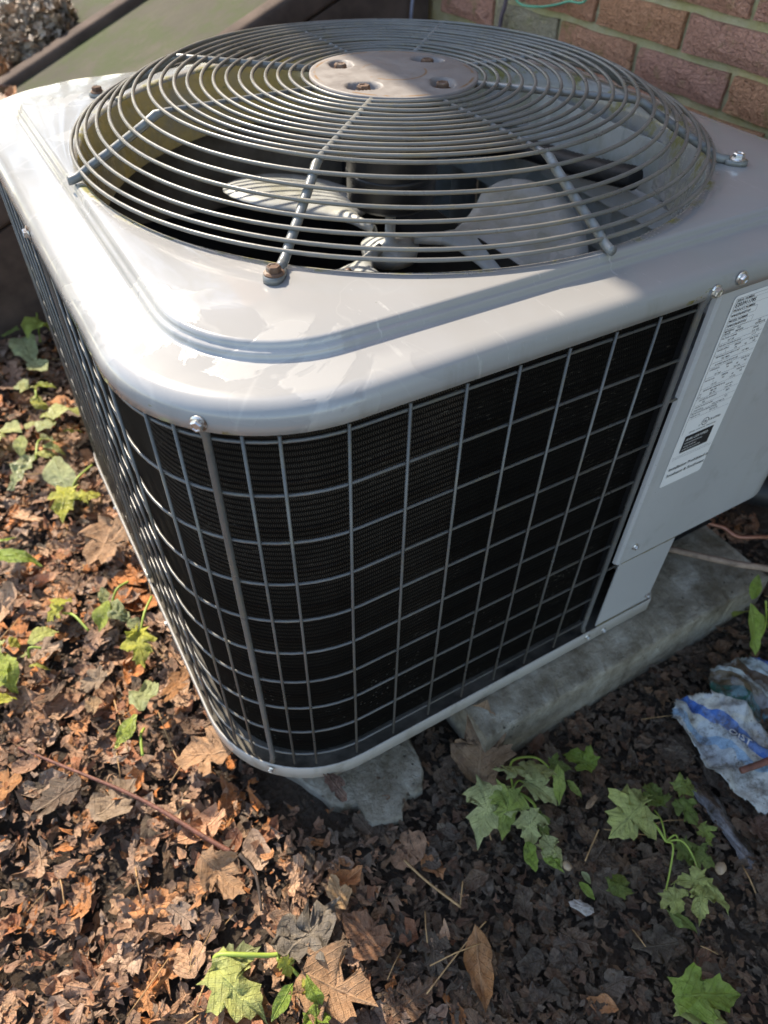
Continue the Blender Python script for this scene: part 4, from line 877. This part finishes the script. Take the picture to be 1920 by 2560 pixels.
# ------------------------------------------------------------------ leaf litter
def mk_tris(name, V, T, mat, cols, leaf):
    me = bpy.data.meshes.new(name); nv, nt = len(V), len(T)
    me.vertices.add(nv); me.vertices.foreach_set('co', np.asarray(V, np.float32).ravel())
    me.loops.add(nt*3); me.loops.foreach_set('vertex_index', np.asarray(T, np.int32).ravel())
    me.polygons.add(nt); me.polygons.foreach_set('loop_start', np.arange(0, nt*3, 3, dtype=np.int32)); me.polygons.foreach_set('loop_total', np.full(nt, 3, np.int32))
    me.update(calc_edges=True); me.polygons.foreach_set('use_smooth', np.ones(nt, bool)); me.materials.append(mat)
    at = me.color_attributes.new('Col', 'FLOAT_COLOR', 'POINT'); c = np.ones((nv, 4), np.float32); c[:, :np.shape(cols)[1]] = cols; at.data.foreach_set('color', c.ravel())
    me.attributes.new('Leaf', 'FLOAT_VECTOR', 'POINT').data.foreach_set('vector', np.asarray(leaf, np.float32).ravel())
    return link(name, me)
def rotm(ta, ti, a):
    ca, sa, ct, st, cb, sb = math.cos(ta), math.sin(ta), math.cos(ti), math.sin(ti), math.cos(a), math.sin(a)
    A = np.array([[ca, -sa, 0], [sa, ca, 0], [0, 0, 1]]); B = np.array([[1, 0, 0], [0, ct, -st], [0, st, ct]]); C = np.array([[cb, -sb, 0], [sb, cb, 0], [0, 0, 1]])
    return A @ B @ C
def wetmap(x, y):
    """how soaked and rotted the leaves lie: dry to the left, sodden mud in front of the slab"""
    w = 1/(1+math.exp(-((x+0.355+0.10*(y+0.40)+0.03*math.sin(17*y))/0.04)))
    return w if y < -0.34 else 0.08
def litter():
    r = np.random.default_rng(21); rg = (0.38, 0.7, 1.0)
    big = [leaf_mesh('maple', r, r.uniform(-.15, .35), r.uniform(-.35, .5), r.uniform(.025, .09), .03, r.uniform(.6, 1.0), r.uniform(.05, .35), rg, r.uniform(.45, .95), r.uniform(-.3, .65)) for _ in range(60)]+\
          [leaf_mesh('oval', r, r.uniform(0, .7), r.uniform(-.4, .9), r.uniform(.04, .12), .02, r.uniform(.5, .9), .08, rg, 0, r.uniform(0, .9)) for _ in range(20)]
    frg = [leaf_mesh('frag', r, r.uniform(-.4, .7), r.uniform(-.9, .9), r.uniform(.06, .2), .05, r.uniform(.4, 1), 0, (0.55, 1.0)) for _ in range(60)]
    big = [(v, np.array(f)) for v, f in big]; frg = [(v, np.array(f)) for v, f in frg]
    dry = np.array([(.64, .32, .17), (.52, .25, .13), (.70, .40, .23), (.38, .19, .11), (.64, .26, .09), (.52, .34, .24), (.24, .12, .07), (.64, .20, .035), (.46, .28, .19), (.64, .38, .23), (.20, .10, .062), (.42, .14, .055), (.44, .23, .14)])
    wet = np.array([(.075, .034, .016), (.115, .050, .023), (.048, .024, .013), (.17, .070, .028), (.085, .046, .027), (.14, .046, .018), (.21, .10, .042), (.055, .031, .020), (.13, .072, .042), (.15, .10, .072)])
    VV = []; FF = []; CC = []; LL = []; n0 = 0
    def blocked(x, y):
        if -0.372 < x < 0.40 and -0.372 < y < 0.40: return True
        if -0.12 < x < 0.42 and -0.452 < y: return True
        return False
    def put(protos, n, area, smin, smax, tilt, zmax, wetkeep=1.0, zf=None):
        nonlocal n0
        for _ in range(n):
            x = r.uniform(area[0], area[1]); y = r.uniform(area[2], area[3])
            if zf is None and blocked(x, y): continue
            if -0.345 < x < -0.165 and -0.455 < y < -0.37 and r.random() < 0.55: continue
            wt = wetmap(x, y)
            if r.random() < wt and r.random() > wetkeep: continue
            V, F = protos[r.integers(len(protos))]
            s = (smin+(smax-smin)*r.random()**1.5)*(1-0.38*wt)
            W = ((V-np.array([0, .45, 0]))*s) @ rotm(r.uniform(0, 6.283), r.normal(0, tilt)*(1-.5*wt), r.uniform(0, 6.283)).T
            W = W*np.array([1, 1, 1-0.35*wt])+np.array([x, y, (gh(x, y) if zf is None else zf(x, y))+r.uniform(0.0, zmax)*(1-0.5*wt)+0.001])
            if zf is None: W[:, 2] = np.maximum(W[:, 2], gh(W[:, 0], W[:, 1])-0.003)
            iswet = r.random() < wt
            c = (wet if iswet else dry)[r.integers(len(wet) if iswet else len(dry))]*r.uniform(.75, 1.2)
            cc = np.clip(c*r.normal(1, .13, (len(V), 1)), 0, 1); CC.append(np.concatenate([cc, np.full((len(V), 1), wt)], 1)); VV.append(W); FF.append(F+n0); LL.append(V+np.array([0, 0, r.random()*9])); n0 += len(V)
    near = (-1.15, 0.55, -1.05, 1.0)
    put(frg, 8000, near, .010, .030, .5, .010)
    put(big, 2600, near, .024, .066, .22, .014, 0.5)
    put(frg, 15000, near, .008, .034, .40, .020)
    put(big, 1300, near, .022, .070, .28, .022, 0.35)
    put(frg, 22000, near, .004, .020, .45, .026)
    put(frg, 5000, (-0.36, 0.55, -1.0, -0.43), .012, .040, .30, .020)
    put(big, 420, (-0.36, 0.55, -1.0, -0.43), .035, .075, .25, .022)
    put(big, 700, (-2.4, 0.6, 1.98, 4.9), .05, .11, .5, .05)
    put(frg, 800, (-2.4, 0.6, 1.98, 4.9), .03, .06, .5, .05)
    # leaves drifted on the low end of the cellar doors
    zp = lambda x, y: 0.46+0.42*x+0.004
    put(big, 150, (-0.95, -0.24, 0.93, 1.38), .03, .06, .5, .03, zf=zp)
    put(big, 60, (-0.42, -0.30, 0.875, 0.96), .03, .05, .5, .03, zf=lambda x, y: 0.46+0.42*x+0.02)
    put(big, 260, (-0.95, -0.16, 1.45, 1.9), .03, .06, .6, .05, zf=zp)
    o = mk_tris('leaf_litter', np.concatenate(VV), np.concatenate(FF), M['litter'], np.concatenate(CC), np.concatenate(LL)); o['kind'] = 'stuff'
    o['label'] = 'brown fallen leaves and crumbled leaf bits covering the ground'; o['category'] = 'leaf litter'
    # conifer needles and stalks strewn over the leaves
    parts = []; 
    for i in range(420):
        x = r.uniform(-1.05, 0.5); y = r.uniform(-1.0, 0.8)
        if blocked(x, y): continue
        if x > -0.3 and r.random() < 0.5: continue
        a = r.uniform(0, 6.28); L = r.uniform(.015, .06); z = gh(x, y)+r.uniform(.010, .030); dz = r.uniform(-.004, .004)
        c = math.cos(a)*L/2; s = math.sin(a)*L/2; b = r.normal(0, .1)*L
        parts.append(tube([(x-c, y-s, z-dz), (x-s*b*8, y+c*b*8, z+.001), (x+c, y+s, z+dz)], r.uniform(.0004, .0010), 4))
    o = mk('needle_litter', *join(parts), M['straw']); o['kind'] = 'stuff'; o['label'] = 'dry needles and leaf stalks strewn over the ground'; o['category'] = 'needles'
litter()

# single fallen leaves one can point at
BL = dict(tan_big='large orange tan maple leaf at the bottom, right of the fallen green sprig', orange_tip='wet pointed leaf, dark red above and orange at the tip, on dark mud',
 tan_small='small pale tan leaf standing on edge above the large tan leaf', brown_pad='brown maple leaf standing against the edge of the concrete slab', dark_red='dark red brown leaf lying on the crumbled concrete piece',
 grey_crumple='grey crumpled leaf beside the large tan leaf', rust='rust brown veined leaf behind the large tan leaf', right_red='reddish brown leaf below the plastic bag at right edge',
 tan_curl='broad tan leaf curled under the front corner of the base rim', flat_grey='flat grey tan leaf above the red twig', orange_left='orange leaf at left edge of the ground near the red twig', tan_mid='tan lobed leaf near the lower end of the red twig',
 broad_left='grey tan leaf on the sunlit ground left of the two-leaved seedling', tan_unit='big curled tan leaf leaning by the left base rim', rust_unit='bright orange leaf tucked under the left base rim', small_tan='small heart shaped pale tan leaf on sunlit ground')
for i, (k, sp) in enumerate(BROWN.items()):
    o = place_leaf('fallen_leaf', sp, None, 0.022, 300+i, 'drydead', fold=0.25 if k != 'orange_tip' else 0.35, curl=0.3, crump=0.06 if k not in ('grey_crumple',) else 0.14, tear=0.08, jag=0.02, full=0.45,
                   zb=(0.078 if k == 'dark_red' else 0.02 if k == 'brown_pad' else None), zt=(0.08 if k == 'dark_red' else 0.075 if k == 'brown_pad' else None))
    tag(o, BL[k], 'leaf', 'single fallen leaves')

# ------------------------------------------------------------------ green sprigs and seedlings
def sprig(name, data, label, cat, group, sr=0.0011, z0=0.026, seed=0, lift=0.02, grow=1.0):
    bx, by = data['stems'][0][0] if 'stems' in data else data['stem'][0]
    e = empty(name, (bx, by, 0.005), label, cat, group)
    stems = data['stems'] if 'stems' in data else [data['stem']]
    for i, p in enumerate(stems):
        n = len(p); P = [(x, y, z0+lift*(0.4+0.6*math.sin(math.pi*min(k/(n-1)+0.2, 1)))) for k, (x, y) in enumerate(p)]
        mk('stem', *tube(smoothpath(P, 6), sr*(1.3 if i == 0 else 1.0), 7), M['stem'], e)
    for i, sp in enumerate(data['leaves']):
        sp = (sp[0], sp[1], sp[0]+(sp[2]-sp[0])*grow, sp[1]+(sp[3]-sp[1])*grow)+tuple(sp[4:])
        place_leaf('leaf', sp, e, z0, seed+i, 'green', fold=random.uniform(-0.1, 0.5), curl=random.uniform(-0.9, 0.1), crump=random.uniform(0.04, 0.10), full=random.uniform(0, 0.25), jag=0.02)
    return e
sprig('maple_sprig', SPRIG_A, 'wilted green maple sprig with pale undersides, nearest the concrete slab', 'sprig', 'fallen maple sprigs', seed=10)
sprig('maple_sprig', SPRIG_B, 'green maple sprig with long forked stalks lying below the plastic bag', 'sprig', 'fallen maple sprigs', seed=40)
sprig('maple_sprig', SPRIG_C, 'green sprig with a thick yellow stalk at the bottom, half in sun', 'sprig', 'fallen maple sprigs', 0.0019, seed=70)
SL = ['single green leaf lying between the slab and the plastic bag', 'small bright green leaf blade lying alone on the mud', 'small bluish leaf scrap above a bright green leaf blade', 'dark green folded leaf left of the forked sprig', 'bright green lobed leaf in the bottom right corner', 'pale green leaf underneath the bright leaf in bottom right corner']
for i, sp in enumerate(SINGLE): tag(place_leaf('green_leaf', sp, None, 0.02, 90+i, 'green', fold=0.25, curl=-0.3, crump=0.05), SL[i], 'leaf', 'single green leaves')
WL = dict(seedA='seedling with two smooth oval leaves beside the front base rim', s1='yellow green seedling with bent stalk on sunlit ground', s3='yellow green seedling leaning out from under the left base rim', s2='clustered bluish green weed under the left base rim',
          mint='bright crinkled yellow green weed at the left edge', crink='pale crinkled weed leaf right of the bright left-edge weed', left_edge='bright green pointed blades at the left edge, halfway up', hang='yellow weed hanging from under the left side of unit',
          clump='wide clump of sage green leaves left of the unit', top='small yellow green weed above the sage green clump', back='bluish green weed by the foot of the brown cellar frame')
for i, (k, d) in enumerate(WEEDS.items()): sprig('weed', d, WL[k], 'weed', 'weeds left of the unit', 0.0014, 0.032, 120+20*i, 0.03, 1.3)
def right_plant():
    d = RIGHT_PLANT; e = empty('weed', (*d['stem'][0], 0.005), 'green upright weed at the right edge in front of the slab', 'weed')
    mk('stem', *tube(smoothpath([(*d['stem'][0], 0.0), (d['stem'][0][0]+.004, d['stem'][0][1]+.006, 0.06), (*d['stem'][1], 0.115)], 6), 0.0014, 7), M['stem'], e)
    zz = [(0.12, 0.05), (0.12, 0.135), (0.10, 0.06), (0.10, 0.06), (0.10, 0.06)]
    for i, sp in enumerate(d['leaves']): place_leaf('leaf', sp, e, 0.02, 400+i, 'green', 0.25, -0.2, 0.03, zb=zz[i][0], zt=zz[i][1])
right_plant()

# ------------------------------------------------------------------ twigs, pipes, cables
tag(mk('twig', *tube(smoothpath([(x, y, 0.036+0.004*math.sin(7*i)) for i, (x, y) in enumerate(TWIG_RED)], 6), [0.0018+0.0012*i/30 for i in range(31)], 8), M['twig']), 'long red brown twig across the sunlit leaves', 'twig')
tag(mk('twig', *tube(smoothpath([(x, y, 0.04) for x, y in TWIG_DARK], 6), [0.0026-0.0001*i for i in range(13)], 8), M['darktwig']), 'short dark bent stick at the end of the red twig', 'twig')
KL = ['thick pale broken straw on the dark mud', 'long thin straw stalk crossing the wet orange leaf', 'thin straw stalk between the two maple sprigs', 'straight straw stalk beside the front base rim', 'straw stalk left of the two-leaved seedling', 'short straw piece near the thick broken straw']
for i, p in enumerate(STICKS): tag(mk('straw_stalk', *tube(smoothpath([(x, y, 0.030) for x, y in p], 5), 0.0014 if i == 0 else 0.0008, 6), M['straw']), KL[i], 'straw', 'straw stalks')
tag(mk('branch', *tube(smoothpath([(0.285, -0.315, 0.085), (0.323, -0.371, 0.094), (0.356, -0.412, 0.098), (0.395, -0.445, 0.095), (0.47, -0.50, 0.06), (0.56, -0.56, 0.03)], 6), 0.0048, 9), mat_plain('grey_branch_bark', (0.30, 0.21, 0.15), 0.7, 60, 0.4, 0.6, 0.002)), 'pale branch lying on the concrete slab right of the unit', 'branch')
tag(mk('copper_tube', *tube(smoothpath([(0.37, -0.30, 0.11), (0.385, -0.328, 0.095), (0.405, -0.347, 0.09), (0.415, -0.370, 0.085), (0.453, -0.392, 0.085), (0.53, -0.42, 0.06), (0.60, -0.44, 0.09)], 6), 0.0036, 9), M['copper']), 'thin copper coloured tube at the right edge beside the slab', 'tube')
P = smoothpath([(0.43, -0.18, 0.12), (0.455, -0.27, 0.115), (0.50, -0.33, 0.11), (0.56, -0.38, 0.11), (0.62, -0.42, 0.11)], 14)
tag(mk('insulated_pipe', *tube(P, [0.024+(0.0012 if i % 2 else 0) for i in range(len(P))], 16), M['black']), 'black insulated pipe at the right edge behind the copper tube', 'pipe')
tag(mk('cable', *tube(smoothpath([(0.604, 0.600, 0.0), (0.603, 0.598, 0.3), (0.603, 0.598, 0.55), (0.603, 0.586, 0.62), (0.606, 0.578, 0.9)], 6), 0.0042, 8), mat_plain('grey_cable', (0.10, 0.075, 0.09), 0.5)), 'dark grey cable running up the brick wall', 'cable')
tag(mk('cable', *tube(smoothpath([(0.56, 0.852, 0.0), (0.556, 0.855, 0.3), (0.555, 0.853, 0.52), (0.558, 0.850, 0.60), (0.575, 0.845, 0.9)], 6), 0.0034, 8), mat_plain('blue_grey_cable', (0.22, 0.23, 0.30), 0.5)), 'thin blue grey cable in front of the brown cellar frame', 'cable')
tag(mk('cable', *tube(smoothpath([(0.607, 0.60, 0.66), (0.604, 0.56, 0.608), (0.603, 0.50, 0.606), (0.604, 0.42, 0.626), (0.607, 0.36, 0.66), (0.607, 0.34, 0.9)], 6), 0.0019, 8), mat_plain('green_wire', (0.10, 0.36, 0.22), 0.45)), 'thin green wire looping along the top of the brick wall', 'cable')

# dried flower heads heaped on the far cellar door
def dry_heap():
    r = np.random.default_rng(5); VV = []; FF = []; CC = []; n0 = 0
    zp = lambda x: 0.46+0.42*x
    protos = [leaf_mesh('oval', r, r.uniform(.2, .8), r.uniform(-1, 1), .12, .02, r.uniform(.6, 1)) for _ in range(24)]
    for i in range(1500):
        u = r.normal(0, 1, 3); u /= np.linalg.norm(u); k = r.uniform(.4, 1)**.5
        x = -0.125+0.105*u[0]*k; y = 1.60+0.16*u[1]*k; z = zp(x)+0.005+abs(u[2])*0.085*k
        V, F = protos[r.integers(24)]; s = r.uniform(.018, .036)
        mt = np.array(Matrix.Rotation(r.uniform(0, 6.28), 3, 'Z') @ Matrix.Rotation(r.uniform(-1.4, 1.4), 3, 'X') @ Matrix.Rotation(r.uniform(0, 6.28), 3, 'Z'))
        VV.append((V*s) @ mt.T+np.array([x, y, z])); FF.extend([tuple(q+n0 for q in f) for f in F]); n0 += len(V)
        c = np.array([(.30, .23, .18), (.42, .33, .26), (.22, .16, .12), (.40, .24, .14), (.12, .09, .07)][r.integers(5)]); CC.append(np.tile(c*r.uniform(.7, 1.2), (len(V), 1)))
    o = mk('dried_flower_heap', np.concatenate(VV), FF, M['litter'], cols=np.concatenate(CC)); o['kind'] = 'stuff'
    o['label'] = 'ruffled grey brown heap of dried leaves on the far cellar door'; o['category'] = 'dried leaves'
dry_heap()

# ------------------------------------------------------------------ plastic bag
def bag():
    rb_ = np.random.default_rng(12); dirs = [(rb_.normal(0, 1, 2), 22*1.38**k, rb_.uniform(0, 6.28), rb_.uniform(-1, 1)) for k in range(8)]
    def zf(x, y):
        z = 0.024+0.012*np.exp(-((x-0.19)**2+(y+0.555)**2)/0.002)
        for k, (d, f, ph, sg) in enumerate(dirs):
            d = d/np.hypot(*d); u = (d[0]*x+d[1]*y)*f+ph+0.9*np.sin((d[1]*x-d[0]*y)*f*0.6+ph*2)
            z = z+(0.19/f)*(1-2*np.abs(np.sin(u)))*(1 if sg > 0 else -1)
        return z
    poly = [(0.128, -0.527), (0.133, -0.575), (0.128, -0.62), (0.136, -0.672), (0.165, -0.685), (0.22, -0.70), (0.30, -0.66), (0.34, -0.58), (0.325, -0.53), (0.295, -0.506), (0.262, -0.505), (0.238, -0.498), (0.218, -0.512), (0.200, -0.530), (0.182, -0.515), (0.150, -0.512)]
    PX = np.array(poly)
    def inside(x, y):
        c = False; j = len(poly)-1
        for i in range(len(poly)):
            if (poly[i][1] > y) != (poly[j][1] > y) and x < (poly[j][0]-poly[i][0])*(y-poly[i][1])/(poly[j][1]-poly[i][1])+poly[i][0]: c = not c
            j = i
        return c
    n = 84; xs = np.linspace(0.12, 0.35, n); ys = np.linspace(-0.71, -0.49, n); idx = {}; V = []; F = []
    cen = PX.mean(0)
    for j in range(n-1):
        for i in range(n-1):
            if inside((xs[i]+xs[i+1])/2, (ys[j]+ys[j+1])/2):
                q = []
                for (a, b) in ((i, j), (i+1, j), (i+1, j+1), (i, j+1)):
                    if (a, b) not in idx:
                        x, y = xs[a], ys[b]; idx[(a, b)] = len(V); V.append((x, y, float(zf(x, y))))
                    q.append(idx[(a, b)])
                F.append(tuple(q))
    t = NT('printed_plastic'); x, y, z = t.sep()
    # print runs along the bag: s across from the near-left hem inwards
    s = t.math('ADD', t.math('ADD', t.math('MULTIPLY', x, 0.80), t.math('MULTIPLY', y, 0.35)), 0.105)
    s = t.math('ADD', s, t.math('MULTIPLY', t.math('SUBTRACT', t.noise(13, 2), 0.5), 0.05))
    col = t.ramp(s, [(0.0, (0.50, 0.50, 0.45)), (0.022, (0.24, 0.38, 0.50)), (0.030, (0.52, 0.53, 0.48)), (0.040, (0.05, 0.17, 0.52)), (0.055, (0.60, 0.59, 0.52)), (0.082, (0.015, 0.10, 0.075)), (0.100, (0.17, 0.125, 0.07)), (0.122, (0.46, 0.50, 0.46)), (0.132, (0.10, 0.065, 0.04)), (0.150, (0.46, 0.54, 0.54)), (0.168, (0.05, 0.11, 0.32))], 'CONSTANT')
    pat = t.ramp(t.noise(22, 3, dist=1.0), [(0.50, 0.0), (0.53, 1.0)]); col = t.mix(t.math('MULTIPLY', pat, 0.3), col, t.mix(t.ramp(t.noise(9, 1), [(0.49, 0.0), (0.51, 1.0)]), (0.50, 0.54, 0.52), (0.30, 0.40, 0.55)))
    dirt = t.ramp(t.noise(34, 7, 0.8), [(0.47, 0.0), (0.62, 1.0)])
    col = t.mix(t.math('MULTIPLY', dirt, 0.85), col, (0.07, 0.05, 0.032))
    sp = t.ramp(t.voro(120.0), [(0.08, 1.0), (0.14, 0.0)]); sp = t.math('MULTIPLY', sp, t.ramp(t.noise(24, 2), [(0.5, 0.0), (0.6, 1.0)]))
    col = t.mix(sp, col, (0.04, 0.03, 0.02))
    t.set(color=col, rough=0.2, normal=t.bump(t.noise(70, 6, 0.7, dist=1.5), 0.6, 0.006), spec=0.6)
    o = mk('plastic_bag', V, F, t.m); m_ = o.modifiers.new('solid', 'SOLIDIFY'); m_.thickness = 0.0003
    tag(o, 'torn crumpled plastic bag printed white, blue and green, half buried at right', 'plastic bag')
    ink = NT('bag_print'); ink.set(color=(0.72, 0.74, 0.72), rough=0.35)
    tv, tf = text_mesh([('OIST', 0, 0, 0.014, 'LEFT')]); d = Vector((0.40, -0.92)).normalized(); e2 = Vector((-d.y, d.x))
    W = []
    for u, v in tv:
        xx = 0.178+d.x*u*1.0+e2.x*v; yy = -0.578+d.y*u+e2.y*v; W.append((xx, yy, float(zf(xx, yy))+0.0016))
    mk('print', W, tf, ink.m, o, smooth=False)
    st = tag(mk('stick', *tube(smoothpath([(0.148, -0.622, 0.040), (0.19, -0.632, 0.046), (0.24, -0.635, 0.05), (0.32, -0.65, 0.045)], 6), 0.0042, 8), M['twig']), 'red brown stick lying across the plastic bag', 'stick')
bag()

# torn grey plastic film pressed into the mud, wood chips and pebbles
def film_strip():
    r = np.random.default_rng(9); ctr = smoothpath([(0.090, -0.585, 0), (0.105, -0.615, 0), (0.100, -0.665, 0), (0.085, -0.715, 0), (0.055, -0.755, 0)], 8); V = []; F = []; nv = 7; n = len(ctr)
    for i, c in enumerate(ctr):
        t = i/(n-1); w = 0.002+0.011*math.sin(math.pi*min(1, t*0.9+0.08))
        for k in range(nv):
            u = -1+2*k/(nv-1); x = c[0]+w*u+r.normal(0, .0012); y = c[1]+0.35*w*u+r.normal(0, .0012)
            V.append((x, y, 0.011+0.0012*abs(math.sin(7*u+3*t))+0.001*math.sin(19*t+2*u)-0.004*u*u+r.normal(0, .0006)))
    F = [(i*nv+k, i*nv+k+1, (i+1)*nv+k+1, (i+1)*nv+k) for i in range(n-1) for k in range(nv-1)]
    t = NT('dirty_clear_plastic'); d = t.ramp(t.noise(60, 6, 0.75, co=t.mapping((2.5, 0.5, 1), (0, 0, 0.25))), [(0.48, 0.0), (0.62, 1.0)])
    t.set(color=t.mix(d, (0.035, 0.026, 0.02), (0.15, 0.14, 0.135)), rough=0.18, spec=0.7, normal=t.bump(t.noise(90, 5), 0.5, 0.004))
    tag(mk('plastic_film', V, F, t.m), 'torn strip of grey plastic film pressed into the mud below the bag', 'plastic film')
film_strip()
def lump(name, x, y, z, sx, sy, sz, rot, mat, label, cat, group, seed):
    r = np.random.default_rng(seed); V = []; F = []; nu, nv = 10, 6
    for j in range(nv+1):
        for i in range(nu):
            a = 2*math.pi*i/nu; b = math.pi*j/nv; k = 1+r.normal(0, .08 if name == 'pebble' else .22)
            p = Matrix.Rotation(rot, 3, 'Z') @ Vector((sx*k*math.sin(b)*math.cos(a), sy*k*math.sin(b)*math.sin(a), sz*k*math.cos(b))); V.append((x+p.x, y+p.y, z+p.z))
    for j in range(nv):
        for i in range(nu): F.append((j*nu+i, j*nu+(i+1) % nu, (j+1)*nu+(i+1) % nu, (j+1)*nu+i))
    tag(mk(name, V, F, mat, smooth=(name == 'pebble')), label, cat, group)
PEB = mat_plain('tan_pebble', (0.42, 0.30, 0.19), 0.5, 60, 0.3); CHIP = mat_plain('pale_wood_chip', (0.30, 0.19, 0.11), 0.7, 90, 0.5, 0.6, 0.002)
lump('pebble', 0.047, -0.688, 0.022, 0.008, 0.006, 0.005, 0.4, PEB, 'tan pebble on the mud right of the forked sprig', 'pebble', 'pebbles on the mud', 1)
lump('pebble', -0.105, -0.598, 0.024, 0.006, 0.005, 0.004, 1.4, PEB, 'small orange pebble at the foot of a straw stalk', 'pebble', 'pebbles on the mud', 2)
lump('wood_chip', -0.030, -0.556, 0.022, 0.011, 0.0035, 0.002, 0.2, CHIP, 'flat tan wood chip between the two maple sprigs', 'wood chip', 'wood chips on the mud', 3)
lump('wood_chip', -0.118, -0.640, 0.022, 0.013, 0.006, 0.0022, -0.9, mat_plain('weathered_chip', (0.34, 0.30, 0.26), 0.5, 90, 0.4, 0.6, 0.002), 'pale grey wood chip on the dark mud', 'wood chip', 'wood chips on the mud', 4)
